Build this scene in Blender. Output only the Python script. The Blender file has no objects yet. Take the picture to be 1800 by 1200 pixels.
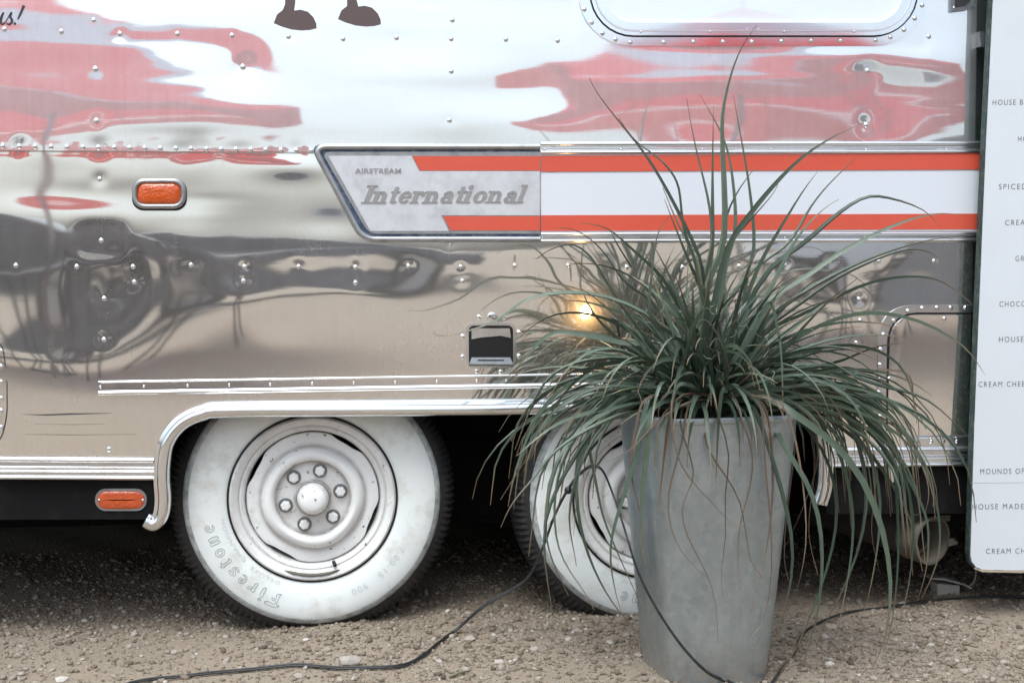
import bpy, math, random
import numpy as np
from mathutils import Vector, Matrix, Euler

random.seed(7)
rng = np.random.default_rng(11)
R = math.radians
SC = bpy.context.scene
COL = SC.collection

# ------------------------------------------------------------------ camera
F_PX = 2600.0                      # focal length in photograph pixels (1800 wide)
YAW, PITCH, ROLL = R(7.5), R(4.4), 0.0
CAM = Vector((0.0, -3.77, 1.052))
cd = bpy.data.cameras.new('camera')
cd.sensor_width = 36.0
cd.lens = 36.0 * F_PX / 1800.0
cd.clip_start = 0.05
cd.clip_end = 2000.0
cam = bpy.data.objects.new('camera', cd)
COL.objects.link(cam)
cam.location = CAM
cam.rotation_euler = Euler((math.pi / 2 - PITCH, ROLL, -YAW), 'XYZ')
SC.camera = cam
CM = cam.rotation_euler.to_matrix()

# ------------------------------------------------------------------ sky, sun, exposure
SUN_EL, SUN_AZ = R(62), R(205)     # azimuth the light comes from, clockwise from +Y
wd = bpy.data.worlds.new('World')
SC.world = wd
wd.use_nodes = True
wn = wd.node_tree
wn.nodes.clear()
sky = wn.nodes.new('ShaderNodeTexSky')
sky.sky_type = 'NISHITA'
sky.sun_disc = False
sky.sun_elevation = SUN_EL
sky.sun_rotation = SUN_AZ
sky.air_density = 1.0
sky.dust_density = 5.0
sky.ozone_density = 1.0
hs = wn.nodes.new('ShaderNodeHueSaturation')
hs.inputs['Saturation'].default_value = 0.50
bgn = wn.nodes.new('ShaderNodeBackground')
bgn.inputs['Strength'].default_value = 0.15
won = wn.nodes.new('ShaderNodeOutputWorld')
wn.links.new(sky.outputs[0], hs.inputs['Color'])
tint = wn.nodes.new('ShaderNodeMix')
tint.data_type = 'RGBA'
tint.blend_type = 'MULTIPLY'
tint.inputs[0].default_value = 1.0
tint.inputs[7].default_value = (.90, 1.0, 1.055, 1)      # cool overcast light
wn.links.new(hs.outputs[0], tint.inputs[6])
wn.links.new(tint.outputs[2], bgn.inputs[0])
wn.links.new(bgn.outputs[0], won.inputs[0])

sl = bpy.data.lights.new('sun', 'SUN')
sl.energy = 0.8
sl.angle = R(25)
sl.color = (1.0, 0.98, 0.955)
so = bpy.data.objects.new('sun', sl)
COL.objects.link(so)
sd = Vector((math.sin(SUN_AZ) * math.cos(SUN_EL), math.cos(SUN_AZ) * math.cos(SUN_EL), math.sin(SUN_EL)))
so.rotation_euler = sd.to_track_quat('Z', 'Y').to_euler()
so.location = sd * 30

SC.view_settings.view_transform = 'Standard'
SC.view_settings.look = 'None'
SC.view_settings.exposure = 0.66
SC.view_settings.gamma = 1.0
SC.view_settings.use_curve_mapping = False
SC.render.engine = 'CYCLES'
SC.cycles.max_bounces = 8
SC.cycles.glossy_bounces = 5
SC.cycles.use_denoising = True


# ------------------------------------------------------------------ wall profile and pixel helper
ZS = 1.227                          # height of the horizontal seam
def yw(z):
    """depth of the trailer's side at height z: leans back above the seam, tucks under below it"""
    if z >= ZS:
        return .0032 + 0.0235 * (z - ZS) + (0.0 if z < 1.72 else 0.25 * (z - 1.72) ** 2)
    return 0.045 * (z - .962) ** 2
def ray(px, py):
    return CM @ Vector(((px - 900) / F_PX, -(py - 600) / F_PX, -1.0))
def P(px, py, Y=0.0):
    d = ray(px, py)
    return CAM + d * ((Y - CAM.y) / d.y)
def W(px, py, off=0.0):
    """point on the trailer's side, 'off' metres proud of it"""
    p = P(px, py, 0.0)
    for _ in range(3):
        p = P(px, py, yw(p.z) - off)
    return p
def G(px, py, z=0.0):
    d = ray(px, py)
    return CAM + d * ((z - CAM.z) / d.z)


# ------------------------------------------------------------------ materials
MAT = {}
class NT:
    def __init__(s, name):
        s.m = bpy.data.materials.new(name)
        s.m.use_nodes = True
        s.t = s.m.node_tree
        s.t.nodes.clear()
        s.o = s.n('ShaderNodeOutputMaterial')
        MAT[name] = s.m
    def n(s, typ, **kw):
        nd = s.t.nodes.new(typ)
        for k, v in kw.items():
            if k in nd.inputs.keys():
                nd.inputs[k].default_value = v
            else:
                setattr(nd, k, v)
        return nd
    def l(s, a, b):
        s.t.links.new(a, b)
    def coords(s, scale=(1, 1, 1), kind='Object'):
        if kind == 'World':
            g = s.n('ShaderNodeNewGeometry').outputs['Position']
        else:
            g = s.n('ShaderNodeTexCoord').outputs[kind]
        mp = s.n('ShaderNodeMapping')
        mp.inputs['Scale'].default_value = scale
        s.l(g, mp.inputs[0])
        return mp.outputs[0]
    def noise(s, vec, scale, detail=4, rough=0.55):
        nd = s.n('ShaderNodeTexNoise')
        nd.inputs['Scale'].default_value = scale
        nd.inputs['Detail'].default_value = detail
        nd.inputs['Roughness'].default_value = rough
        s.l(vec, nd.inputs['Vector'])
        return nd.outputs['Fac']
    def ramp(s, fac, stops):
        r = s.n('ShaderNodeValToRGB')
        e = r.color_ramp.elements
        while len(e) < len(stops):
            e.new(0.5)
        for el, (p, c) in zip(e, stops):
            el.position = p
            el.color = (c, c, c, 1) if isinstance(c, (int, float)) else (*c, 1)
        s.l(fac, r.inputs[0])
        return r.outputs[0]
    def mix(s, fac, a, b, mode='MIX'):
        m = s.n('ShaderNodeMix', data_type='RGBA', blend_type=mode)
        for v, i in ((fac, 0), (a, 6), (b, 7)):
            if isinstance(v, (int, float)):
                m.inputs[i].default_value = v
            elif isinstance(v, tuple):
                m.inputs[i].default_value = (*v, 1)
            else:
                s.l(v, m.inputs[i])
        return m.outputs[2]
    def bump(s, h, strength=0.3, dist=0.002):
        b = s.n('ShaderNodeBump')
        b.inputs['Strength'].default_value = strength
        b.inputs['Distance'].default_value = dist
        s.l(h, b.inputs['Height'])
        return b.outputs[0]
    def pr(s, color=(.5, .5, .5), rough=.5, metal=0., normal=None, **kw):
        p = s.n('ShaderNodeBsdfPrincipled')
        for key, v in (('Base Color', color), ('Roughness', rough), ('Metallic', metal)):
            if isinstance(v, tuple):
                p.inputs[key].default_value = (*v, 1)
            elif isinstance(v, (int, float)):
                p.inputs[key].default_value = v
            else:
                s.l(v, p.inputs[key])
        if normal is not None:
            s.l(normal, p.inputs['Normal'])
        for k, v in kw.items():
            p.inputs[k].default_value = v
        return p.outputs[0]
    def out(s, sh):
        s.l(sh, s.o.inputs[0])
        return s.m

def simple(name, color, rough=.5, metal=0., var=.12, scale=30, bump=0., dirt=None, dirt_amt=.35, dirt_scale=9, **kw):
    t = NT(name)
    v = t.coords(kind='World')
    n = t.noise(v, scale)
    c = t.mix(n, tuple(x * (1 - var) for x in color), tuple(min(1, x * (1 + var)) for x in color))
    if dirt:
        d = t.ramp(t.noise(v, dirt_scale, 8, .68), [(.48, 0.), (.72, dirt_amt)])
        c = t.mix(d, c, dirt)
    nb = t.bump(t.noise(v, scale * 3), bump) if bump else None
    r = t.mix(n, (rough * .85,) * 3, (min(1, rough * 1.15),) * 3)
    return t.out(t.pr(c, r, metal, nb, **kw))

def skin(name, haze, haze_rough, sharp, base=(.90, .91, .925), grime=.25, vary=1.0):
    """polished sheet aluminium: a clear mirror lobe plus a hazy one where the polish is worn or dusty"""
    t = NT(name)
    v = t.coords(kind='World')
    streak = t.noise(t.coords((70, 70, 2.2), 'World'), 1.0, 5, .6)
    patch = t.noise(v, 3.4, 5, .6)
    swirl = t.noise(v, 26, 6, .7)
    f = t.mix(.72, streak, patch)
    f = t.mix(.25, f, swirl)
    hz = t.ramp(f, [(.30, max(0., haze - .10 * vary)), (.70, min(1., haze + .14 * vary))])
    spots = t.ramp(t.noise(v, 160, 3, .6), [(.69, 0.), (.76, .5)])
    col = t.mix(t.ramp(t.noise(v, 14, 7, .7), [(.5, 0.), (.8, grime)]), base, (.50, .45, .39))
    scr = t.n('ShaderNodeTexNoise', noise_dimensions='3D')
    scr.inputs['Scale'].default_value = 1.0
    scr.inputs['Detail'].default_value = 3
    scr.inputs['Distortion'].default_value = 1.2
    t.l(t.coords((9, 9, 240), 'World'), scr.inputs['Vector'])
    nb = t.bump(scr.outputs['Fac'], .0035, .002)
    a = t.pr(col, sharp, 1.0, nb)
    b = t.pr(t.mix(.3, col, (.86, .86, .87)), haze_rough, 1.0)
    m = t.n('ShaderNodeMixShader')
    t.l(t.mix(spots, hz, (.9, .9, .9)), m.inputs[0])
    t.l(a, m.inputs[1]); t.l(b, m.inputs[2])
    return t.out(m.outputs[0])

skin('skin_upper', .38, .40, .026, base=(.96, .965, .975), grime=.03, vary=.8)
skin('skin_lower', .20, .34, .034, base=(.965, .945, .915), grime=.07, vary=.9)
skin('skin_shell', .30, .34, .08)
skin('chrome', .10, .30, .06, base=(.88, .89, .91), grime=.12)
skin('chrome_worn', .30, .35, .12, base=(.80, .81, .83), grime=.45)
simple('rivet_metal', (.80, .81, .82), .16, 1.0, .08, 200)
simple('steel_dark', (.22, .23, .24), .4, .8, .3, 60)
simple('cast_metal', (.66, .67, .70), .45, .45, .10, 35, bump=.05, dirt=(.36, .36, .37), dirt_amt=.5, dirt_scale=16)
simple('cast_rim', (.40, .41, .42), .42, .8, .2, 60, dirt=(.10, .10, .11), dirt_amt=.6, dirt_scale=30)
simple('cast_letter', (.31, .30, .295), .6, .3, .15, 80)
simple('groove_blue', (.06, .09, .16), .35, .4, .6, 70, dirt=(.35, .36, .38), dirt_amt=.8, dirt_scale=40)
def paint(name, col, fade, chip):
    t = NT(name)
    v = t.coords(kind='World')
    c = t.mix(t.noise(v, 3.5, 6, .6), col, fade)
    c = t.mix(t.ramp(t.noise(t.coords((3, 3, 60), 'World'), 2.0, 6, .7), [(.45, 0.), (.75, .35)]), c, fade)
    c = t.mix(t.ramp(t.noise(v, 75, 8, .8), [(.69, 0.), (.72, .8)]), c, chip)
    t.out(t.pr(c, .34, 0, t.bump(t.noise(v, 9, 3), .25, .004)))
paint('red_paint', (.60, .070, .038), (.64, .115, .072), (.80, .62, .56))
paint('white_paint', (.68, .71, .77), (.65, .685, .745), (.55, .56, .58))
simple('board_white', (.66, .695, .74), .42, 0, .03, 2.2, dirt=(.56, .58, .60), dirt_amt=.22, dirt_scale=5)
simple('board_edge', (.02, .05, .045), .6, 0, .4, 90, dirt=(.25, .22, .18), dirt_amt=.5, dirt_scale=60)
simple('board_ink', (.06, .05, .055), .6, 0, .05)
simple('torn_edge', (.42, .35, .27), .9, 0, .3, 120)
simple('black_rubber', (.018, .018, .019), .62, 0, .4, 60, bump=.1, dirt=(.07, .06, .05), dirt_amt=.35, dirt_scale=24)
simple('skirt_black', (.006, .006, .007), .8, 0, .4, 12, **{'Specular IOR Level': .2}, dirt=(.035, .032, .03), dirt_amt=.4, dirt_scale=12)
simple('chassis_black', (.005, .005, .005), .9, 0, .4, 8, **{'Specular IOR Level': .1})
simple('gasket', (.008, .008, .009), .45, 0, .2, 60)
simple('vinyl_brown', (.105, .072, .070), .5, 0, .04)
simple('vinyl_dark', (.035, .034, .045), .5, 0, .04)
simple('plastic_pipe', (.13, .115, .095), .55, 0, .14, 30, dirt=(.12, .10, .08), dirt_amt=.6, dirt_scale=20)
simple('pipe_shaded', (.05, .045, .04), .7, 0, .2, 30)  # darkened pipe colour, standing in for the shadow under the trailer
simple('plastic_pale', (.45, .44, .41), .6, 0, .1, 30, dirt=(.15, .13, .11), dirt_amt=.5)
simple('cord_black', (.016, .018, .020), .45, 0, .3, 50, dirt=(.10, .09, .075), dirt_amt=.4, dirt_scale=50)
simple('stone_pale', (.36, .325, .285), .9, 0, .2, 60, bump=.3)
simple('soil', (.05, .035, .025), .95, 0, .4, 60, bump=.5)
simple('scrape', (.10, .10, .10), .5, .3, .4, 90)
simple('sky_white', (.90, .93, .96), .7, 0, .01)
simple('curl_white', (.62, .62, .58), .7, 0, .1)

def wheel_white():
    t = NT('wheel_paint')
    v = t.coords(kind='World')
    c = t.mix(t.noise(v, 9), (.80, .81, .81), (.86, .87, .87))
    d = t.ramp(t.noise(v, 13, 9, .72), [(.56, 0.), (.76, .5)])
    c = t.mix(d, c, (.40, .34, .28))
    pointy = t.n('ShaderNodeNewGeometry').outputs['Pointiness']
    ed = t.ramp(pointy, [(.40, .75), (.492, 0.)])  # brown grime along concave edges
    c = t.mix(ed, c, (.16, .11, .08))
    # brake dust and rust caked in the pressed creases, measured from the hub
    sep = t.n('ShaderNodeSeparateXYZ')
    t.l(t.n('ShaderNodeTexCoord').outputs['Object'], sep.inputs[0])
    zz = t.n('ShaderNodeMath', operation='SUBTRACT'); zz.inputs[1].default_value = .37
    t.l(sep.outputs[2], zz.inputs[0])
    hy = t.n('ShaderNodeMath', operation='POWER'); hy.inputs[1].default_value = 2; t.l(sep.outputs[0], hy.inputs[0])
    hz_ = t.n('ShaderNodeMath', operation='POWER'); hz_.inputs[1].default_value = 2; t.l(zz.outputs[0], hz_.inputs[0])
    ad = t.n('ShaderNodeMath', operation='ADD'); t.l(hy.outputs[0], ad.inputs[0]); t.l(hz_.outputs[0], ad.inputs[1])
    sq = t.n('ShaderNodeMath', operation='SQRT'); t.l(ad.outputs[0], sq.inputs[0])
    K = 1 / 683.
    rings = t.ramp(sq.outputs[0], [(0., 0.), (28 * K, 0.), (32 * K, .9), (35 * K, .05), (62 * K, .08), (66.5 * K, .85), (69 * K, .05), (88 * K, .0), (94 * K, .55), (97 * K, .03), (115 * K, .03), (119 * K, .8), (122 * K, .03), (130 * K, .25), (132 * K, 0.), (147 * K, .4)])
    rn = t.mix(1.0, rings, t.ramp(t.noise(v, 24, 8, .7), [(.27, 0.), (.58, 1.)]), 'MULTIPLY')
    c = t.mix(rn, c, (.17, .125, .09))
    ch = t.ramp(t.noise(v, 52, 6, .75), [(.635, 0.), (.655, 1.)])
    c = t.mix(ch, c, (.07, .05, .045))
    t.out(t.pr(c, .5, 0, t.bump(t.noise(v, 90, 6), .12)))
    t = NT('whitewall')
    v = t.coords(kind='World')
    c = t.mix(t.noise(v, 7), (.77, .81, .81), (.83, .865, .86))
    d = t.ramp(t.noise(v, 10, 9, .7), [(.50, 0.), (.76, .75)])
    c = t.mix(d, c, (.46, .43, .35))
    ch = t.ramp(t.noise(t.coords((22, 22, 9), 'World'), 1.6, 9, .8), [(.67, 0.), (.70, .8)])
    c = t.mix(ch, c, (.34, .33, .31))
    t.out(t.pr(c, .55, 0, t.bump(t.noise(v, 60, 6), .08)))
    t = NT('whitewall_shoulder')
    v = t.coords(kind='World')
    c = t.mix(t.ramp(t.noise(v, 30, 9, .75), [(.35, 0.), (.65, 1.)]), (.62, .66, .67), (.22, .23, .23))
    t.out(t.pr(c, .65))
wheel_white()
simple('wall_ink', (.38, .40, .40), .6, 0, .3, 120)
simple('wall_relief', (.62, .65, .65), .6, 0, .1, 120)

def zinc():
    t = NT('galvanised')
    v = t.coords(kind='World')
    vo = t.n('ShaderNodeTexVoronoi', feature='F1')
    vo.inputs['Scale'].default_value = 70
    t.l(v, vo.inputs['Vector'])
    big = t.noise(t.coords((4, 4, 2.2), 'World'), 1.6, 8, .65)
    c = t.mix(t.ramp(big, [(.3, 0.), (.7, 1.)]), (.36, .43, .475), (.50, .575, .61))
    bw = t.n('ShaderNodeRGBToBW'); t.l(vo.outputs['Color'], bw.inputs[0])
    c = t.mix(.10, c, bw.outputs[0])
    run = t.ramp(t.noise(t.coords((24, 24, 1.6), 'World'), 1.0, 8, .7), [(.50, 0.), (.72, .55)])
    c = t.mix(run, c, (.30, .335, .36))
    pale = t.ramp(t.noise(t.coords((15, 15, 5), 'World'), 1.3, 9, .75), [(.58, 0.), (.74, .5)])
    c = t.mix(pale, c, (.58, .63, .64))
    sc_ = t.ramp(t.noise(t.coords((40, 40, 300), 'World'), .6, 6, .8), [(.70, 0.), (.74, .35)])
    c = t.mix(sc_, c, (.75, .76, .76))
    # soil splashed up the foot
    sep = t.n('ShaderNodeSeparateXYZ')
    t.l(t.n('ShaderNodeNewGeometry').outputs['Position'], sep.inputs[0])
    lowm = t.ramp(sep.outputs[2], [(.0, 1.), (.13, 0.)])
    spl = t.mix(1.0, lowm, t.ramp(t.noise(v, 38, 8, .75), [(.42, 0.), (.62, .9)]), 'MULTIPLY')
    c = t.mix(spl, c, (.40, .32, .24))
    mt = t.mix(t.mix(.5, spl, pale), (.88,) * 3, (.2,) * 3)
    t.out(t.pr(c, t.mix(big, (.28,) * 3, (.50,) * 3), mt, t.bump(t.noise(v, 14, 4), .10, .004)))
zinc()

def lens(name, col):
    t = NT(name)
    v = t.coords(kind='World')
    c = t.mix(t.noise(v, 60, 5), tuple(x * .55 for x in col), col)
    w = t.n('ShaderNodeTexVoronoi')
    w.inputs['Scale'].default_value = 140
    t.l(v, w.inputs['Vector'])
    t.out(t.pr(c, .16, 0, t.bump(w.outputs['Distance'], .5, .003), **{'Coat Weight': .8}))
lens('amber_lens', (.72, .105, .010))
lens('orange_lens', (.72, .11, .025))

def glassy():
    t = NT('glass_pane')
    a = t.n('ShaderNodeBsdfTransparent')
    a.inputs[0].default_value = (.98, .99, 1, 1)
    b = t.n('ShaderNodeBsdfGlossy', Roughness=.02)
    m = t.n('ShaderNodeMixShader')
    m.inputs[0].default_value = .08; t.l(a.outputs[0], m.inputs[1]); t.l(b.outputs[0], m.inputs[2])
    t.out(m.outputs[0])
glassy()

def leafmat(name, ca, cb, tip, rough=.42):
    t = NT(name)
    at = t.n('ShaderNodeAttribute', attribute_name='along')
    oi = t.n('ShaderNodeObjectInfo')
    c = t.mix(oi.outputs['Random'], ca, cb)
    v = t.coords(kind='World')
    c = t.mix(t.mix(1.0, t.noise(v, 45, 6), (.6, .6, .6), 'MULTIPLY'), c, tuple(x * .6 for x in ca))
    c = t.mix(t.ramp(at.outputs['Fac'], [(0., 1.), (.14, 0.)]), c, (.16, .16, .10))
    c = t.mix(t.ramp(at.outputs['Fac'], [(.80, 0.), (.98, 1.)]), c, tip)
    t.out(t.pr(c, rough, 0, t.bump(t.noise(t.coords((1, 1, 1), 'World'), 170), .06)))
leafmat('leaf_green', (.040, .068, .046), (.145, .195, .140), (.16, .105, .06))
leafmat('leaf_dry', (.21, .16, .115), (.10, .065, .045), (.20, .14, .10), .8)

def groundmat():
    t = NT('gravel_ground')
    v = t.coords(kind='World')
    big = t.noise(v, 1.1, 6, .6)
    c = t.mix(big, (.235, .180, .130), (.315, .253, .193))
    c = t.mix(t.ramp(t.noise(v, 120, 4, .7), [(.35, 0.), (.7, 1.)]), c, (.34, .288, .226))
    c = t.mix(t.ramp(t.noise(v, 420, 3, .7), [(.5, 0.), (.8, .8)]), c, (.17, .135, .105))
    vo = t.n('ShaderNodeTexVoronoi')
    vo.inputs['Scale'].default_value = 130
    t.l(v, vo.inputs['Vector'])
    h = t.mix(.5, vo.outputs['Distance'], t.noise(v, 260, 5, .7))
    t.out(t.pr(c, .95, 0, t.bump(h, .9, .006)))
    t = NT('pebbles')
    at = t.n('ShaderNodeAttribute', attribute_name='tone')
    v = t.coords(kind='World')
    c = t.ramp(at.outputs['Fac'], [(0., (.10, .075, .053)), (.3, (.225, .176, .131)), (.6, (.305, .252, .198)), (.85, (.42, .37, .318)), (1., (.62, .59, .55))])
    c = t.mix(t.noise(v, 350, 4), c, t.mix(1.0, c, (.7, .68, .66), 'MULTIPLY'))
    t.out(t.pr(c, .9, 0, t.bump(t.noise(v, 500, 4), .25, .002)))
    t = NT('pebble_single')
    oi = t.n('ShaderNodeObjectInfo')
    v = t.coords(kind='World')
    c = t.ramp(oi.outputs['Random'], [(0., (.17, .13, .10)), (.4, (.32, .265, .22)), (.8, (.44, .39, .35)), (1., (.64, .61, .58))])
    c = t.mix(t.noise(v, 250, 5), c, t.mix(1.0, c, (.7, .66, .62), 'MULTIPLY'))
    t.out(t.pr(c, .9, 0, t.bump(t.noise(v, 400, 4), .3, .002)))
groundmat()


# ------------------------------------------------------------------ mesh helpers
ORG = {}
def reg(o, parent, world):
    ORG[o.name] = Vector(world)
    o.location = Vector(world) - (ORG[parent.name] if parent else Vector((0, 0, 0)))
    if parent:
        o.parent = parent
    return o
def tag(o, label=None, cat=None, group=None, kind=None):
    if label: o['label'] = label
    if cat: o['category'] = cat
    if group: o['group'] = group
    if kind: o['kind'] = kind
    return o
def empty(name, loc, parent=None):
    o = bpy.data.objects.new(name, None)
    o.empty_display_size = .1
    COL.objects.link(o)
    return reg(o, parent, loc)

class MB:
    def __init__(s):
        s.v, s.f, s.mi = [], [], []
        s.slot = 0
    def add(s, vs, fs):
        b = len(s.v)
        s.v += [tuple(p) for p in vs]
        s.f += [tuple(b + i for i in f) for f in fs]
        s.mi += [s.slot] * len(fs)
        return s
    def box(s, lo, hi):
        (a, b, c), (d, e, f) = lo, hi
        return s.add([(a, b, c), (d, b, c), (d, e, c), (a, e, c), (a, b, f), (d, b, f), (d, e, f), (a, e, f)],
                     [(0, 3, 2, 1), (4, 5, 6, 7), (0, 1, 5, 4), (1, 2, 6, 5), (2, 3, 7, 6), (3, 0, 4, 7)])
    def prism(s, front, thick, axis=(0, 1, 0)):
        """polygon (list of 3d points, seen from -Y) extruded along axis"""
        a = Vector(axis) * thick
        n = len(front)
        bk = [Vector(p) + a for p in front]
        area = sum(front[i][0] * front[(i + 1) % n][2] - front[(i + 1) % n][0] * front[i][2] for i in range(n))
        idx = list(range(n)) if area > 0 else list(range(n))[::-1]
        fs = [tuple(idx), tuple(i + n for i in idx[::-1])]
        for k in range(n):
            i, j = idx[k], idx[(k + 1) % n]
            fs.append((j, i, i + n, j + n))
        return s.add([Vector(p) for p in front] + bk, fs)
    def tube(s, pts, rad, n=8, cap=True, flat=1.0):
        pts = [Vector(p) for p in pts]
        m = len(pts)
        rr = rad if hasattr(rad, '__len__') else [rad] * m
        t0 = (pts[1] - pts[0]).normalized()
        ref = Vector((0, 0, 1)) if abs(t0.z) < .9 else Vector((0, 1, 0))
        u = t0.cross(ref).normalized()
        vs, fs = [], []
        for i in range(m):
            t = (pts[min(i + 1, m - 1)] - pts[max(i - 1, 0)]).normalized()
            u = (u - t * u.dot(t)).normalized()
            w = t.cross(u)
            for k in range(n):
                a = 2 * math.pi * k / n
                vs.append(pts[i] + u * (rr[i] * math.cos(a)) + w * (rr[i] * flat * math.sin(a)))
        for i in range(m - 1):
            for k in range(n):
                k2 = (k + 1) % n
                fs.append((i * n + k, i * n + k2, (i + 1) * n + k2, (i + 1) * n + k))
        if cap:
            fs.append(tuple(range(n))[::-1])
            fs.append(tuple((m - 1) * n + k for k in range(n)))
        return s.add(vs, fs)
    def sweep(s, prof, path, closed=False, cap=True, out=(0, -1, 0)):
        """profile (u up, v out) swept along a path lying on the wall"""
        path = [Vector(p) for p in path]
        out = Vector(out)
        m, n = len(path), len(prof)
        vs, fs = [], []
        for i in range(m):
            a = path[i - 1] if (i > 0 or closed) else path[i]
            b = path[(i + 1) % m] if (i < m - 1 or closed) else path[i]
            t = (b - a).normalized()
            up = out.cross(t).normalized()
            for (u, v) in prof:
                vs.append(path[i] + up * u + out * v)
        for i in range(m if closed else m - 1):
            i2 = (i + 1) % m
            for k in range(n):
                k2 = (k + 1) % n
                fs.append((i * n + k, i2 * n + k, i2 * n + k2, i * n + k2))
        if cap and not closed:
            fs.append(tuple(range(n)))
            fs.append(tuple((m - 1) * n + k for k in range(n))[::-1])
        return s.add(vs, fs)
    def lathe(s, prof, c, n=64, mod=None, axis='Y', close=False, slots=None):
        c = Vector(c)
        m = len(prof)
        vs, fs, mi = [], [], []
        for i, (r, y) in enumerate(prof):
            for k in range(n):
                a = 2 * math.pi * k / n
                rr, yy = mod(i, r, y, a) if mod else (r, y)
                if axis == 'Y':
                    vs.append(c + Vector((rr * math.cos(a), yy, rr * math.sin(a))))
                else:
                    vs.append(c + Vector((rr * math.cos(a), rr * math.sin(a), yy)))
        for i in range(m - 1):
            for k in range(n):
                k2 = (k + 1) % n
                fs.append((i * n + k, i * n + k2, (i + 1) * n + k2, (i + 1) * n + k))
                mi.append(slots[i] if slots else 0)
        if close:
            fs.append(tuple((m - 1) * n + k for k in range(n))); mi.append(slots[-1] if slots else 0)
        s.add(vs, fs)
        s.mi[-len(mi):] = mi
        return s
    def build(s, name, mat, parent=None, smooth=False, origin=None, auto=None):
        me = bpy.data.meshes.new(name)
        if origin is None:
            if parent is not None:
                origin = ORG[parent.name]
            else:
                a = np.array(s.v)
                origin = Vector(((a[:, 0].min() + a[:, 0].max()) / 2, (a[:, 1].min() + a[:, 1].max()) / 2, a[:, 2].min()))
        o3 = Vector(origin)
        me.from_pydata([(x - o3.x, y - o3.y, z - o3.z) for x, y, z in s.v], [], s.f)
        mats = mat if isinstance(mat, (list, tuple)) else [mat]
        for m in mats:
            me.materials.append(MAT[m])
        if len(mats) > 1:
            me.polygons.foreach_set('material_index', s.mi)
        if smooth or auto:
            me.polygons.foreach_set('use_smooth', [True] * len(me.polygons))
        if auto:
            me.set_sharp_from_angle(angle=R(auto))
        me.update()
        o = bpy.data.objects.new(name, me)
        COL.objects.link(o)
        return reg(o, parent, o3)

def catmull(pts, per=8, closed=False):
    pts = [Vector(p) for p in pts]
    n = len(pts)
    out = []
    for i in range(n if closed else n - 1):
        p0 = pts[(i - 1) % n] if (closed or i > 0) else pts[0] * 2 - pts[1]
        p1, p2 = pts[i], pts[(i + 1) % n]
        p3 = pts[(i + 2) % n] if (closed or i < n - 2) else p2 * 2 - p1
        for k in range(per):
            t = k / per
            out.append(.5 * ((2 * p1) + (p2 - p0) * t + (2 * p0 - 5 * p1 + 4 * p2 - p3) * t * t + (3 * p1 - p0 - 3 * p2 + p3) * t ** 3))
    if not closed:
        out.append(pts[-1])
    return out
def rounded(x0, y0, x1, y1, r, n=6):
    """rounded rectangle in pixels"""
    o = []
    for cx, cy, a0 in ((x1 - r, y0 + r, -90), (x1 - r, y1 - r, 0), (x0 + r, y1 - r, 90), (x0 + r, y0 + r, 180)):
        for k in range(n + 1):
            a = R(a0 + 90 * k / n)
            o.append((cx + r * math.cos(a), cy + r * math.sin(a)))
    return o
def text_geo(body, shear=0.0, spacing=1.0, extrude=0.0, offset=0.0):
    """vertices and faces of a line of the built-in font, 1 unit of size"""
    c = bpy.data.curves.new('t', 'FONT')
    c.body = body
    c.shear = shear
    c.space_character = spacing
    c.extrude = extrude
    c.offset = offset
    c.resolution_u = 4
    o = bpy.data.objects.new('t', c)
    COL.objects.link(o)
    dg = bpy.context.evaluated_depsgraph_get()
    me = bpy.data.meshes.new_from_object(o.evaluated_get(dg))
    vs = [v.co.copy() for v in me.vertices]
    fs = [tuple(p.vertices) for p in me.polygons]
    bpy.data.objects.remove(o)
    bpy.data.curves.remove(c)
    bpy.data.meshes.remove(me)
    return vs, fs

# ================================================================== GROUND
def gh(x, y):
    """height of the gravel: gentle hollows, banked up against the tyres"""
    x = np.asarray(x, float); y = np.asarray(y, float)
    h = .006 * np.sin(3.1 * x + 1.3 * y) + .005 * np.sin(7.3 * x - 5.1 * y + 1) + .003 * np.sin(17 * x + 13 * y) + .002 * np.sin(31 * x - 27 * y + 2)
    for cx in (-.005, .90):
        h = h + .007 * np.exp(-(((x - cx) / .30) ** 2) - ((y - .0) / .10) ** 2)
    near = np.exp(-((x - .6) / 6.) ** 2 - ((y + .5) / 6.) ** 2)
    return h * near
def axis_coords(lo, hi, step, far, n):
    core = np.arange(lo, hi, step)
    g = np.geomspace(step, far, n)
    return np.concatenate([(lo - g)[::-1], core, hi + g])
gx = axis_coords(-1.5, 2.9, .018, 600, 46)
gy = axis_coords(-1.1, 2.1, .018, 600, 46)
XX, YY = np.meshgrid(gx, gy)
ZZ = gh(XX, YY)
def grid_mesh(name, X, Y, Z, mat, smooth=True):
    h, w = X.shape
    me = bpy.data.meshes.new(name)
    co = np.stack([X, Y, Z], -1).reshape(-1, 3).astype(np.float32)
    i = np.arange(h * w).reshape(h, w)
    q = np.stack([i[:-1, :-1], i[:-1, 1:], i[1:, 1:], i[1:, :-1]], -1).reshape(-1, 4)
    me.vertices.add(len(co)); me.vertices.foreach_set('co', co.ravel())
    me.loops.add(q.size); me.loops.foreach_set('vertex_index', q.ravel().astype(np.int32))
    me.polygons.add(len(q))
    me.polygons.foreach_set('loop_start', np.arange(0, q.size, 4, dtype=np.int32))
    me.polygons.foreach_set('use_smooth', np.full(len(q), smooth))
    me.materials.append(MAT[mat])
    me.update(calc_edges=True)
    o = bpy.data.objects.new(name, me)
    COL.objects.link(o)
    return o
ground = grid_mesh('ground', XX, YY, ZZ, 'gravel_ground')
reg(ground, None, (0, 0, 0))
tag(ground, 'pale tan gravel and grit ground under the trailer', 'ground', kind='structure')

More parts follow.
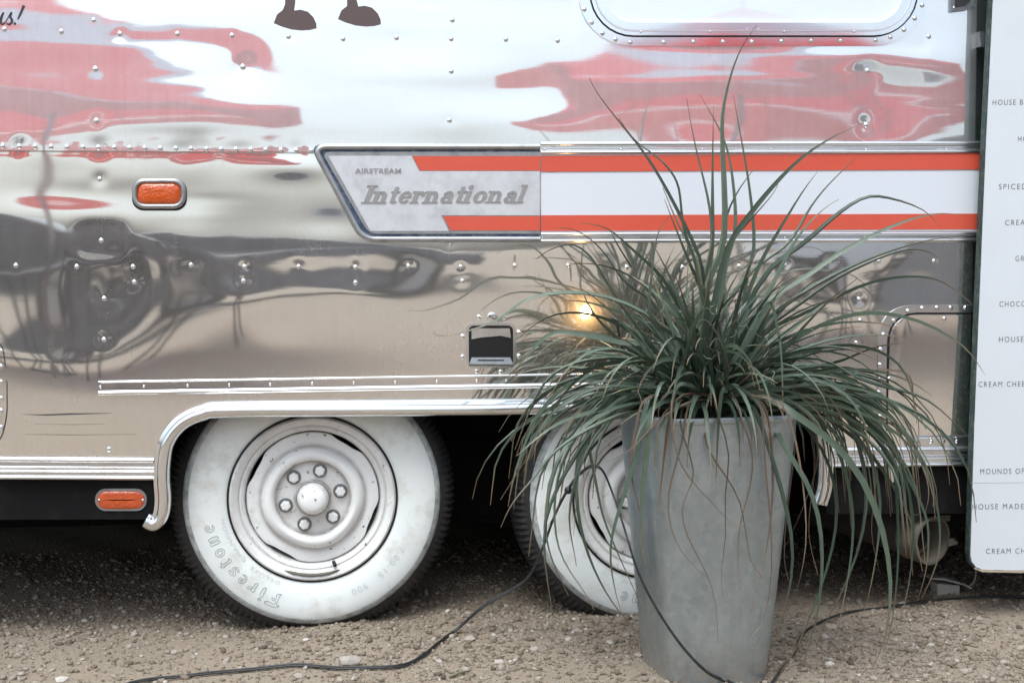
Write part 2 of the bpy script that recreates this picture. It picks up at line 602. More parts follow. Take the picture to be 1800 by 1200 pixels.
# ================================================================== TRAILER
trailer = empty('travel_trailer', (.6, 1.2, 0))
tag(trailer, 'polished aluminium travel trailer with red and white stripe and whitewall tyres', 'trailer')

RIV = []            # (px, py, size factor, dimple depth mm)
for x, y in ((-100, 50), (8, 52), (108, 56), (211, 60), (312, 60), (408, 63), (507, 65), (603, 69), (697, 67), (793, 69), (889, 70), (980, 72),
             (165, 36), (795, 36), (793, 126), (790, 212), (1632, 65)):
    RIV.append((x, y, 1., random.choice((.15, .3, .45))))
for x, y, d in ((168, 122, .9), (170, 213, 1.0), (427, 118, 1.7), (1525, 125, 1.3), (1523, 220, 1.2)):
    RIV.append((x, y, 1.15, d))
SEAM = [-52, -23, 5, 34, 62, 90, 118, 146, 173, 201, 228, 255, 282, 309, 336, 363, 389, 415, 441, 467, 494, 521, 547]
for x in SEAM:
    RIV.append((x, 257 + 8 * x / 547, 1.0, random.choice((.2, .5, .9, 1.4))))
for x, y, d in ((175, 315, .9), (178, 423, .5), (28, 467, .2), (135, 469, .3), (234, 469, .4), (336, 466, .9), (236, 496, .6), (183, 525, 1.0),
                (183, 597, 1.0), (430, 469, .4), (428, 494, .4), (525, 469, .4), (625, 470, .6), (625, 497, .5), (718, 468, .5), (810, 469, .4),
                (813, 494, .3), (905, 467, .7), (999, 467, .3), (792, 429, .2), (1458, 461, .6), (1545, 459, .5), (1642, 459, .6), (1510, 526, .8),
                (1512, 563, .3), (1505, 603, .3), (192, 789, .1), (1102, 470, .4), (1200, 470, .4), (1300, 468, .4), (1380, 466, .3), (-80, 466, .4)):
    RIV.append((x, y, 1.0, d))

# ---- relief of the sheet: oil-canning between the ribs, dimples at rivets, old knocks
BUMPS = []
rs = np.random.default_rng(5)
for _ in range(46):
    BUMPS.append((rs.uniform(-1.4, 2.1), rs.uniform(.9, 1.65), rs.uniform(.09, .30), rs.uniform(.030, .075), rs.normal() * .00075))
for _ in range(34):
    BUMPS.append((rs.uniform(-1.4, 2.1), rs.uniform(.62, 1.18), rs.uniform(.07, .22), rs.uniform(.03, .09), rs.normal() * .0007))
for _ in range(150):
    BUMPS.append((rs.uniform(-1.4, 2.1), rs.uniform(1.2, 1.62), rs.uniform(.05, .26), rs.uniform(.010, .026), rs.normal() * .00008))
for _ in range(70):
    BUMPS.append((rs.uniform(-1.4, 2.1), rs.uniform(.9, 1.2), rs.uniform(.03, .14), rs.uniform(.012, .03), rs.normal() * .00009))
def knock(px, py, sx, sz, mm):
    p = P(px, py)
    BUMPS.append((p.x, p.z, sx / 690., sz / 690., mm / 1000.))
knock(150, 690, 120, 95, 5.2)       # the big pushed-out fold below the left rivets
knock(40, 660, 110, 80, 2.4)
knock(200, 500, 60, 60, -2.2)
knock(440, 540, 90, 45, 1.0)
knock(420, 400, 90, 60, -.9)
knock(600, 510, 60, 30, .8)
knock(80, 370, 110, 40, .8)
knock(330, 340, 50, 60, -1.4)
knock(250, 190, 220, 40, 1.6)
knock(430, 120, 60, 40, -1.5)
knock(1250, 170, 200, 45, 1.3)
knock(1560, 180, 70, 80, -2.6)
knock(1640, 110, 90, 40, 1.8)
knock(1490, 560, 60, 70, 1.4)
knock(1620, 500, 90, 40, -1.2)
knock(1000, 545, 60, 30, -1.3)
DIM = []
for px, py, s_, d in RIV:
    p = P(px, py)
    DIM.append((p.x, p.z, (.012 + .008 * min(d, 1.6)) * random.uniform(.8, 1.25), (d if d > 1.05 else d * random.uniform(.3, 1.0)) / 1000. * .72, random.uniform(.8, 1.7), random.uniform(-.6, .6)))
def relief(X, Z):
    h = np.zeros_like(X)
    for cx, cz, sx, sz, a in BUMPS:
        h += a * np.exp(-((X - cx) / sx) ** 2 - ((Z - cz) / sz) ** 2)
    for cx, cz, s, a, e, ang in DIM:
        m = (np.abs(X - cx) < s * 5) & (np.abs(Z - cz) < s * 5)
        if m.any():
            dx, dz = X[m] - cx, Z[m] - cz
            u = (dx * math.cos(ang) + dz * math.sin(ang)) / (s * e)
            v = (-dx * math.sin(ang) + dz * math.cos(ang)) / s
            h[m] -= a * np.exp(-(u * u + v * v))
    # a flattened, squarish patch around the rivet under the marker lamp
    p = P(178, 421)
    d = (np.abs((X - p.x) / .062) ** 3.2 + np.abs((Z - p.z) / .044) ** 3.2) ** (1 / 3.2)
    h -= .0011 / (1 + np.exp((d - 1) * 7))
    # stiff and flat behind the window frame
    wx0, wx1, wz = P(1012, 40).x, P(1634, 40).x, P(1320, 84).z
    m = 1 / (1 + np.exp(-(X - wx0) / .006)) / (1 + np.exp((X - wx1) / .006)) / (1 + np.exp(-(Z - wz) / .006))
    return h * (1 - m)
YWV = np.vectorize(yw)

XL, XR = P(-260, 600).x, P(1708, 600).x
# bottom edge of the lower sheet: straight, then the wheel opening
ARCH = [(256, 914), (270, 920), (283, 908), (288, 880), (286, 840), (288, 806), (295, 775), (318, 745), (355, 727), (410, 721), (700, 719), (1000, 716), (1250, 714), (1385, 713),
        (1420, 722), (1441, 748), (1448, 790), (1447, 850), (1438, 884)]
arch_w = [W(x, y) for x, y in ARCH]
Z_L, Z_R = W(150, 806).z, W(1600, 790).z
ax = [p.x for p in arch_w[5:-2]]; az = [p.z for p in arch_w[5:-2]]
def zbot(x):
    if x <= ax[0]: return Z_L
    if x >= ax[-1]: return Z_R
    return float(np.interp(x, ax, az)) + .012
us = np.arange(XL, XR, .0042)
zb = np.array([zbot(x) for x in us])
def panel(name, z0, z1, nv, mat, off):
    t = np.linspace(0, 1, nv)[:, None]
    X = np.repeat(us[None, :], nv, 0)
    Z = z0[None, :] * (1 - t) + z1[None, :] * t
    Y = YWV(Z) - relief(X, Z) - off
    o = grid_mesh(name, X, Y, Z, mat)
    ORG[o.name] = ORG[trailer.name]
    me = o.data
    co = np.empty(len(me.vertices) * 3, np.float32); me.vertices.foreach_get('co', co)
    co = co.reshape(-1, 3) - np.array(ORG[trailer.name], np.float32)
    me.vertices.foreach_set('co', co.ravel())
    o.parent = trailer
    return o
sz_ = np.interp(us, [P(0, 264).x, P(560, 266).x, P(1720, 264).x], [P(0, 264).z, P(560, 267).z, P(1720, 264).z])
low = panel('lower_panel', zb, sz_ + .012, 230, 'skin_lower', 0.0)
upp = panel('upper_panel', sz_, np.full_like(us, 2.12), 225, 'skin_upper', .0022)
def tl(o, s):
    o['label'] = s
    return o
tl(low, 'dented lower aluminium sheet mirroring the tan ground')
tl(upp, 'bright upper aluminium sheet mirroring sky and red umbrellas')

# rest of the body: a closed rounded shell behind the side sheets
def shell():
    prof = []
    zt, zb0, yb = 2.62, .60, 2.46
    for z in np.linspace(zb0, 1.75, 14):
        prof.append((yw(z) + .022, z))
    y1, z1 = prof[-1]
    for k in range(1, 13):
        a = math.pi / 2 * k / 12
        prof.append((y1 + .95 * (1 - math.cos(a)) * .95 + .02 * k / 12, z1 + (zt - z1) * math.sin(a)))
    n = len(prof)
    prof += [(yb - y, z) for y, z in prof[::-1]]
    m = MB()
    secs = []
    for x, s in ((-3.0, .55), (-2.8, .8), (-2.5, .92), (-2.1, .985), (-1.7, 1.), (3.6, 1.), (4.0, .985), (4.4, .92), (4.7, .8), (4.9, .55)):
        secs.append([(x, yb / 2 + (y - yb / 2) * s, zb0 + (z - zb0) * (.35 + .65 * s) if s < 1 else z) for y, z in prof])
    k = len(prof)
    vs = [p for s in secs for p in s]
    fs = []
    for i in range(len(secs) - 1):
        for j in range(k - 1):
            fs.append((i * k + j, (i + 1) * k + j, (i + 1) * k + j + 1, i * k + j + 1))
    fs.append(tuple(range(k))); fs.append(tuple((len(secs) - 1) * k + j for j in range(k))[::-1])
    m.add(vs, fs)
    return m.build('body_shell', 'skin_shell', trailer, auto=40)
shell()
m = MB()
m.box((-2.6, .36, .44), (4.5, 2.40, .56))                       # belly pan
m.box((-2.0, .34, .24), (4.2, .40, .46)); m.box((-2.0, 2.02, .24), (4.2, 2.08, .46))
m.box((-2.6, 2.38, .02), (4.5, 2.42, .60))                      # unseen far side wall, added to keep light out from underneath
m.box((-.46, .35, .22), (1.40, .365, .86)); m.box((-.46, .05, .84), (1.40, .365, .86))
m.box((-.475, .05, .42), (-.46, .365, .86)); m.box((1.40, .05, .42), (1.415, .365, .86))
m.box((-2.6, .06, .42), (-.46, .37, .50)); m.box((1.40, .06, .42), (4.5, .37, .50))
m.build('chassis', 'chassis_black', trailer)
WX2 = P(1150, 868, .1).x
for cx in (P(551, 870, .1).x, WX2):
    MB().tube([(cx, .25, .35), (cx, 2.1, .35)], .035, 10).build('axle', 'chassis_black', trailer, True)

# black skirt strips below the bottom rails
for pts, nm in ((((-260, 838), (274, 838), (277, 880), (262, 912), (-260, 914)), 0), (((1450, 815), (2300, 800), (2300, 900), (1452, 903)), 1)):
    MB().prism([W(x, y, -.012) for x, y in pts], .012).build('skirt', 'skirt_black', trailer)

# ---- rivets and screws
def dome(r, h, n=10):
    mb = MB()
    prof = [(r, 0), (r * .92, -h * .45), (r * .62, -h * .85), (r * .2, -h)]
    mb.lathe(prof, (0, 0, 0), n, close=True)
    return mb
def share(mb, name, mat):
    o = mb.build(name, mat, None, True, origin=(0, 0, 0))
    me = o.data
    ORG.pop(o.name, None)
    bpy.data.objects.remove(o)
    return me
RIVET = share(dome(.0066, .0036), 'rivet', 'rivet_metal')
SCREW_MB = dome(.0036, .0016, 8)
SCREW = share(SCREW_MB, 'screw', 'rivet_metal')
def put(me, name, parent, p, s=1.0):
    o = bpy.data.objects.new(name, me)
    COL.objects.link(o)
    o.scale = (s, s, s)
    return reg(o, parent, p)
for px, py, s_, d in RIV:
    p = W(px, py)
    xx, zz = np.array([p.x]), np.array([p.z])
    p.y = yw(p.z) - float(relief(xx, zz)[0]) - (.0022 if py < 268 else 0) + .0006
    put(RIVET, 'rivet', trailer, p, s_)

# ---- trim rails
def WR(px, py, off=0.):
    p = W(px, py)
    return P(px, py, p.y - float(relief(np.array([p.x]), np.array([p.z]))[0]) - off)
def rail(name, pts, prof, mat='chrome', parent=trailer, off=0.0, auto=35):
    return MB().sweep(prof, [(WR if name == 'rub_rail' else W)(x, y, off) for x, y in pts], out=(0, -1, 0)).build(name, mat, parent, auto=auto)
def ridged(h, groups, depth, base=.002):
    """profile of a rail h high with rounded ridges (centre, half width, depth) in fractions of h"""
    pts = [(-h / 2, 0), (-h / 2, base)]
    for c, w, d in groups:
        for a in range(0, 181, 20):
            pts.append((h * (c + -w * math.cos(R(a))), base + depth * d * math.sin(R(a)) ** .8))
    pts += [(h / 2, base), (h / 2, 0)]
    return pts
px2m = 1 / 690.
def xs(a, b, n=14):
    return [a + (b - a) * i / (n - 1) for i in range(n)]
# upper and lower belt rails right of the badge
belt_top = rail('belt_rail', [(x, 261 - 1.5 * (x - 950) / 770) for x in xs(950, 1722)], ridged(23 * px2m, [(-.32, .17, 1.), (.0, .10, .25), (.32, .17, 1.)], .009), 'chrome_worn')
belt_low = rail('belt_rail', [(x, 417.5 - 1.5 * (x - 950) / 770) for x in xs(950, 1722)], ridged(20 * px2m, [(-.30, .18, 1.), (.30, .18, 1.)], .009), 'chrome_worn')
for x in (957, 1092, 1235, 1356, 1523, 1664):
    put(SCREW, 'screw', belt_top, W(x, 263, .004))
for x in (954, 1090, 1380, 1520):
    put(SCREW, 'screw', belt_low, W(x, 417, .004))
# painted band between the rails
def band(name, xa, xb, ya, yb, mat, off, parent=trailer):
    """thin painted strip; ya, yb are (left, right) pixel heights"""
    X = xs(xa, xb, 24)
    vs, fs = [], []
    for x in X:
        t = (x - xa) / (xb - xa)
        vs += [W(x, ya[0] + (ya[1] - ya[0]) * t, off), W(x, yb[0] + (yb[1] - yb[0]) * t, off)]
    for i in range(len(X) - 1):
        fs.append((2 * i, 2 * i + 1, 2 * i + 3, 2 * i + 2))
    n = len(vs)
    vs2 = vs + [v + Vector((0, .0012, 0)) for v in vs]
    fs2 = fs + [tuple(j + n for j in f[::-1]) for f in fs]
    rim = [2 * i for i in range(len(X))] + [2 * i + 1 for i in range(len(X))][::-1]
    fs2 += [(rim[(k + 1) % n], rim[k], rim[k] + n, rim[(k + 1) % n] + n) for k in range(n)]
    return MB().add(vs2, fs2).build(name, mat, parent)
tl(band('white_band', 951, 1722, (270, 267), (408, 406), 'white_paint', .0045), 'white painted band between the two red stripes')
tl(band('red_stripe', 951, 1722, (274, 270), (302, 298), 'red_paint', .0062), 'upper red stripe on the white band')
tl(band('red_stripe', 951, 1722, (378.5, 375.5), (406, 403), 'red_paint', .0062), 'lower red stripe on the white band')
# horizontal lap line at the seam
rail('seam_edge', [(x, 265.5 + 4 * x / 560) for x in xs(-260, 556, 10)], [(-.0011, 0), (-.0011, .0030), (.0011, .0034), (.0011, 0)], 'chrome_worn', auto=30)

# side rub rail
rub = ridged(25 * px2m, [(-.33, .17, 1.), (.44, .06, .22)], .0085, .003)
def yrub(x): return 682 - 15 * (x - 174) / 906
ra = rail('rub_rail', [(x, yrub(x)) for x in xs(174, 858, 40)], rub)
rb = rail('rub_rail', [(x, yrub(x)) for x in xs(858.6, 1400, 10)], [(u, v * 1.06 + (.0006 if v > 0 else 0)) for u, v in rub])
for x in (176.5, 253, 330, 403, 475, 549, 622, 695, 768, 838):
    put(SCREW, 'screw', ra, WR(x, yrub(x) - 2, .0032))
for x in (890, 1035, 1180):
    put(SCREW, 'screw', rb, WR(x, yrub(x) - 2, .0038))

# wheel opening trim: a fat rolled chrome moulding
arch_path = catmull([W(x, y, .004) for x, y in ARCH], 7)
w = 13 * px2m
archp = [(-w, -.012)] + [(w * .95 * -math.cos(R(a)) , .004 + .020 * math.sin(R(a))) for a in range(0, 140, 14)] + \
        [(w * .62, .0125), (w * .66, .016), (w * 1.12, .013), (w * 1.25, .004), (w * 1.25, -.002)]
MB().sweep(archp, arch_path).build('wheel_arch_trim', 'chrome', trailer, auto=50)
# bottom rails
bot = ridged(39 * px2m, [(-.40, .10, .8), (-.10, .055, .45), (.06, .055, .45), (.40, .12, 1.1)], .011, .004)
bl = rail('bottom_rail', [(x, 822 + 1.5 * x / 270) for x in xs(-260, 271, 8)], bot, 'chrome_worn')
br = rail('bottom_rail', [(x, 804 - 3 * (x - 1450) / 250) for x in xs(1450, 2200, 8)], [(u * .93, v) for u, v in bot], 'chrome_worn')
for x in (3, 153, 262):
    put(SCREW, 'screw', bl, W(x, 819 + 1.5 * x / 270, .0055))
for x in (1500, 1640):
    put(SCREW, 'screw', br, W(x, 800, .0055))

# ---- badge plate
badge = empty('badge', W(640, 424), trailer)
def sweep_px(pts, prof, name, mat, parent, off, closed=False, per=0):
    q = [W(x, y, off) for x, y in pts]
    return MB().sweep(prof, q, closed=closed).build(name, mat, parent, auto=40)
def corner_path(pts, r, n=5):
    """open polyline with rounded inner corners (pixels)"""
    out = [pts[0]]
    for i in range(1, len(pts) - 1):
        a, b, c = Vector(pts[i - 1]), Vector(pts[i]), Vector(pts[i + 1])
        u, v = (a - b).normalized(), (c - b).normalized()
        p, q = b + u * r, b + v * r
        for k in range(n + 1):
            t = k / n
            out.append(tuple(p * (1 - t) ** 2 + b * 2 * t * (1 - t) + q * t * t))
    out.append(pts[-1])
    return out
outer = corner_path([(949, 258.5), (551, 258.5), (638, 420.5), (949, 420.5)], 24, 8)
plate = corner_path([(949.5, 254), (543, 254), (634, 425), (949.5, 425)], 26, 8)
MB().prism([W(x, y, .003) for x, y in plate], .003).build('backing', 'groove_blue', badge)
rim_prof = [(-.0075, 0)] + [(.0075 * -math.cos(R(a)), .003 + .007 * math.sin(R(a))) for a in range(0, 181, 30)] + [(.0075, 0)]
sweep_px(outer, rim_prof, 'rim', 'cast_rim', badge, .003)
face = corner_path([(949, 267), (565, 267), (648, 411), (949, 411)], 16, 6)
MB().prism([W(x, y, .0062) for x, y in face], .0035).build('face_border', 'cast_rim', badge)
face2 = [(949, 301), (737, 301), (723, 274), (577, 274), (651, 406), (789, 406), (775, 378.5), (949, 378.5)]
MB().prism([W(x, y, .0074) for x, y in face2], .0012).build('face', 'cast_metal', badge)
for pts in (((949, 274.5), (725.5, 274.5), (738, 300), (949, 300)), ((949, 380), (779, 380), (792, 405), (949, 405))):
    MB().prism([W(x, y, .0072) for x, y in pts], .001).build('red_inlay', 'red_paint', badge)
for x, y in ((605, 257), (764, 258), (921, 258.5), (595, 340), (683, 421), (802, 421), (921, 421)):
    put(SCREW, 'screw', badge, W(x, y, .0105))

# raised italic slab lettering, drawn stroke by stroke (unit: cap height 1, sheared)
def serif_word():
    mb = MB()
    cnt = [0]
    def poly(pts, ox):
        cnt[0] += 1
        d = .0094 + .00006 * (cnt[0] % 7)
        out = []
        for x, y in pts:
            X, Yy = ox + x * 1.04 + .40 * y, y
            out.append(W(634 + X * 31.2, 357.0 - Yy * 31.5 - .0025 * (X * 31.2), d))
        mb.prism(out, .0025)
    def stem(x, y0, y1, ox, w=.245, sb=(1, 1), st=(1, 0)):
        poly([(x, y0), (x + w, y0), (x + w, y1), (x, y1)], ox)
        if sb[0] or sb[1]: poly([(x - .10 * sb[0], y0), (x + w + .11 * sb[1], y0), (x + w + .11 * sb[1], y0 + .07), (x - .10 * sb[0], y0 + .07)], ox)
        if st[0] or st[1]: poly([(x - .12 * st[0], y1 - .08), (x + w + .11 * st[1], y1 - .08), (x + w + .11 * st[1], y1), (x - .12 * st[0], y1)], ox)
    def ring(cx, cy, rx, ry, a0, a1, ox, thick=.24, thin=.10, n=18):
        """stroked ellipse arc, heavy at the sides"""
        for k in range(n):
            t0, t1 = R(a0 + (a1 - a0) * k / n), R(a0 + (a1 - a0) * (k + 1) / n)
            q = []
            for t in (t0, t1):
                wv = thin + (thick - thin) * abs(math.cos(t)) ** 1.3
                q.append(((cx + rx * math.cos(t), cy + ry * math.sin(t)), (cx + (rx - wv) * math.cos(t), cy + (ry - min(wv, thin + .02)) * math.sin(t))))
            poly([q[0][0], q[1][0], q[1][1], q[0][1]], ox)
    XH = .66
    def n_(ox):
        stem(0, 0, XH, ox)
        ring(.36, XH - .28, .28, .28, 0, 140, ox)
        stem(.43, 0, XH - .26, ox, w=.21, sb=(.6, 1), st=(0, 0))
        return .83
    def a_(ox):
        ring(.26, .20, .26, .21, 40, 320, ox, n=20)
        stem(.40, 0, XH - .18, ox, w=.20, sb=(0, 1), st=(0, 0))
        ring(.34, XH - .22, .26, .22, 0, 165, ox)
        poly([(.06, .46), (.22, .44), (.22, .56), (.10, .58)], ox)
        return .775
    def t_(ox):
        stem(.10, .06, .90, ox, w=.20, sb=(0, 0), st=(0, 0))
        poly([(-.02, XH - .09), (.46, XH - .09), (.46, XH), (-.02, XH)], ox)
        ring(.30, .16, .20, .16, 180, 330, ox, .16, .09)
        return .50
    def e_(ox):
        ring(.33, XH / 2, .33, XH / 2, 0, 325, ox, n=24)
        poly([(.12, .30), (.64, .30), (.64, .39), (.12, .39)], ox)
        return .76
    def r_(ox):
        stem(0, 0, XH, ox)
        ring(.36, XH - .22, .22, .22, 20, 150, ox, .2, .14)
        poly([(.40, XH - .28), (.58, XH - .28), (.58, XH - .12), (.40, XH - .10)], ox)
        return .66
    def o_(ox):
        ring(.36, XH / 2, .36, XH / 2, 0, 360, ox, n=28)
        return .82
    def i_(ox):
        stem(0, 0, XH, ox)
        c = [(.11 + .13 * math.cos(R(a)), .88 + .12 * math.sin(R(a))) for a in range(0, 360, 30)]
        poly(c, ox)
        return .44
    def l_(ox):
        stem(0, 0, 1.0, ox, w=.22)
        return .42
    x = 0.02
    stem(x + .12, 0, 1.0, 0, w=.27, sb=(1.3, 1.3), st=(1.3, 1.3))
    x += .60
    for fn in (n_, t_, e_, r_, n_, a_, t_, i_, o_, n_, a_, l_):
        x += fn(x) * 1.06
    return mb.build('lettering', 'cast_letter', badge)
serif_word()
def place_text(body, px, py, h_px, name, mat, parent, off, mode, spacing=1.0, offset=0., shear=0., width_px=None, tilt=0., extr=.0005, slope=0.):
    vs, fs = text_geo(body, shear, spacing, 0.0, offset)
    mx = max(v.x for v in vs); mn = min(v.x for v in vs)
    s = h_px / .70
    sx = (width_px / (mx - mn)) if width_px else s
    mb = MB()
    out = []
    for v in vs:
        X, Y_ = (v.x - mn) * sx, v.y * s
        out.append(mode(px + X + tilt * Y_, py - Y_ + slope * X, off))
    # front plus a shallow body
    n = len(out)
    mb.add(out + [q + Vector((0, extr, 0)) for q in out], [f if True else f for f in fs])
    edges = {}
    for f in fs:
        for i in range(len(f)):
            e = (f[i], f[(i + 1) % len(f)])
            edges[e] = edges.get(e, 0) + 1
    mb.add([], [])
    for (a, b) in list(edges):
        if (b, a) not in edges:
            mb.f.append((b, a, a + n, b + n)); mb.mi.append(0)
    return mb.build(name, mat, parent)
place_text('AIRSTREAM', 624, 304.5, 8.5, 'lettering', 'cast_letter', badge, .0095, W, 1.0, .010, width_px=81)

# ---- marker lamps
lamp = empty('marker_lamp', W(279, 366), trailer)
tl(lamp, 'amber marker lamp in black and grey bezel')
MB().prism([W(x, y, .006) for x, y in rounded(232, 315, 328, 370, 20)], .008).build('gasket', 'gasket', lamp)
pr_ = [(-.0065, 0)] + [(.0065 * -math.cos(R(a)), .004 + .010 * math.sin(R(a))) for a in range(0, 181, 30)] + [(.0065, 0)]
MB().sweep(pr_, [W(x, y, .006) for x, y in rounded(237.5, 318.5, 322.5, 362.5, 17)][::-1], closed=True).build('bezel', 'cast_rim', lamp, auto=50)
def lens_mb(x0, y0, x1, y1, r, off, bulge, parent, mat):
    mb = MB()
    rings = []
    for t, o in ((0., 0.), (.12, .6), (.35, .88), (.7, 1.)):
        q = rounded(x0 + (x1 - x0) * .5 * t * .9, y0 + (y1 - y0) * .5 * t * .9, x1 - (x1 - x0) * .5 * t * .9, y1 - (y1 - y0) * .5 * t * .9, r * (1 - t * .8))
        rings.append([W(x, y, off + bulge * o) for x, y in q])
    k = len(rings[0])
    vs = [p for g in rings for p in g]
    fs = [(i * k + (j + 1) % k, i * k + j, (i + 1) * k + j, (i + 1) * k + (j + 1) % k) for i in range(3) for j in range(k)]
    fs.append(tuple(3 * k + j for j in range(k))[::-1])
    return mb.add(vs, [f[::-1] for f in fs]).build('lens', mat, parent, True)
lens_mb(239, 320, 321, 361, 14, .008, .012, lamp, 'amber_lens')
refl = empty('side_reflector', W(213, 896), trailer)
tl(refl, 'orange oval reflector on the black skirt')
MB().prism([W(x, y, -.008) for x, y in rounded(167, 858.5, 258, 897.5, 19)], .005).build('bezel', 'cast_rim', refl)
lens_mb(171, 863, 254, 894, 15, -.007, .004, refl, 'orange_lens')
for x in (174, 251):
    put(SCREW, 'screw', refl, W(x, 878.5, -.003))

# ---- window at the top
win = empty('window', W(1324, 80), trailer)
def wpath(x0, x1, yb, r, n=8):
    c = rounded(x0, -275 - (1062 - x0) * .8, x1, yb, r, n)
    out = []
    for i, (a, b) in enumerate(zip(c, c[1:] + c[:1])):      # extra points up the long sides, so the frame follows the curved wall
        k = 10 if abs(a[1] - b[1]) > 60 else 1
        out += [(a[0] + (b[0] - a[0]) * j / k, a[1] + (b[1] - a[1]) * j / k) for j in range(k)]
    return out[::-1]
def ringplate(name, inner, outer_, off, th, mat, parent):
    k = len(inner)
    vs = [W(x, y, off) for x, y in inner] + [W(x, y, off) for x, y in outer_]
    vs += [v + Vector((0, th, 0)) for v in vs]
    fs = []
    for j in range(k):
        j2 = (j + 1) % k
        fs += [(j, j2, k + j2, k + j), (2 * k + j, j, j2, 2 * k + j2)[::-1], (3 * k + j, k + j, k + j2, 3 * k + j2)]
    return MB().add(vs, fs).build(name, mat, parent, auto=30)
ringplate('outer_frame', wpath(1036, 1614, 66, 78), wpath(1017, 1630, 81, 92), .006, .006, 'chrome', win)
ringplate('gasket', wpath(1039, 1611, 62.5, 75), wpath(1036.5, 1613.5, 65, 78), .009, .009, 'gasket', win)
wf = ringplate('inner_frame', wpath(1062, 1588, 40, 54), wpath(1039, 1611, 62.5, 75), .013, .012, 'chrome', win)
ringplate('inner_lip', wpath(1048, 1602, 52.5, 66), wpath(1045.5, 1604.5, 55.5, 69), .0155, .004, 'chrome_worn', win)
def sheet(name, mat, off, x0, x1, yt, yb, r):
    rows = []
    for j in range(25):
        y = yt + (yb - yt) * j / 24
        d = max(0., r - (y - yt), r - (yb - y))
        ins = r - math.sqrt(max(0., r * r - d * d))
        rows.append((W(x0 + ins, y, off), W(x1 - ins, y, off)))
    vs = [p for q in rows for p in q]
    n = len(vs)
    fs = [(2 * j + 2, 2 * j + 3, 2 * j + 1, 2 * j) for j in range(24)]
    vs += [p + Vector((0, .0015, 0)) for p in vs]
    fs += [tuple(i + n for i in f[::-1]) for f in fs]
    return MB().add(vs, fs).build(name, mat, win)
sheet('pane', 'glass_pane', .0095, 1059, 1591, -277, 42, 55)
sheet('sky_backing', 'sky_white', .0055, 1057, 1593, -279, 44, 56)  # pale sheet behind the glass, standing in for the reflected sky
for x, y in ((1019, -10), (1027, 17), (1040, 40), (1059, 59), (1082, 70), (1108, 75), (1167, 75), (1219, 74), (1271, 74), (1322, 74), (1374, 73), (1426, 72), (1478, 72),
             (1539, 71), (1565, 66), (1589, 53), (1608, 33), (1621, 10), (1625, -14)):
    put(RIVET, 'rivet', win, W(x, y, .006), .95)
for x in (1127, 1249, 1379, 1502):
    put(SCREW, 'screw', win, W(x, 56, .0155), .8)
for x in (1314, 1334):
    put(SCREW, 'screw', win, W(x, 52, .0135), .7)

# ---- recessed lock hatch
hatch = empty('lock_hatch', W(863, 643), trailer)
def box_frame():
    o = rounded(819, 567, 907, 646, 12)
    i_ = rounded(824, 572, 902, 642, 9)
    ringplate('frame', i_, o, .003, .003, 'chrome_worn', hatch)
    MB().prism([W(x, y, .0022) for x, y in rounded(823, 571, 903, 643, 9)], .001).build('recess', 'gasket', hatch)
    MB().prism([W(x, y, .0045) for x, y in ((829, 577), (896, 577), (898, 594), (880, 590), (846, 593), (829, 596))], .002).build('flap', 'chrome_worn', hatch)
    q = [W(829, 628, .004), W(897, 628, .004), W(902, 640, .010), W(825, 640, .010), W(902, 643, .008), W(825, 643, .008)]
    MB().add(q + [v + Vector((0, .006, 0)) for v in q], [(3, 2, 1, 0), (5, 4, 2, 3), (0, 1, 7, 6), (1, 2, 8, 7), (2, 4, 10, 8), (3, 0, 6, 9), (5, 3, 9, 11), (4, 5, 11, 10)]).build('handle_lip', 'steel_dark', hatch)
    MB().prism([W(x, y, .0085) for x, y in ((840, 632), (886, 632), (886, 633.6), (840, 633.6))], .002).build('slot', 'gasket', hatch)
    c = W(865, 558, .003)
    lk = MB().lathe([(.0135, .003), (.0135, -.006), (.012, -.009), (.006, -.0095), (.001, -.0095)], c, 20, close=True).build('lock', 'chrome', hatch, auto=40)
    MB().prism([c + Vector((dx, -.0102, dz)) for dx, dz in ((-.001, .001), (.008, -.002), (.008, -.004), (-.001, -.002))], .001).build('keyhole', 'gasket', lk)
box_frame()
for x, y in ((842, 557), (887, 557), (813, 591), (912, 584), (813, 627), (912, 626), (838, 652), (880, 653)):
    put(RIVET, 'rivet', hatch, W(x, y), .95)

# ---- access hatch on the far left, only its riveted edge shows
lh = empty('access_hatch', W(-60, 790), trailer)
edge_l = corner_path([(-250, 600), (4, 600), (13, 660), (13, 730), (2, 775), (-30, 790), (-250, 790)], 18, 6)
MB().prism([W(x, y, .0025) for x, y in edge_l], .0025).build('panel', 'skin_lower', lh)
MB().sweep([(-.0012, 0), (-.0012, .004), (.0012, .004), (.0012, 0)], [W(x, y, .0) for x, y in edge_l]).build('edge_seal', 'gasket', lh)
for y in (617, 644, 671, 700, 722, 751):
    put(RIVET, 'rivet', lh, W(2, y, .0025), 1.0)

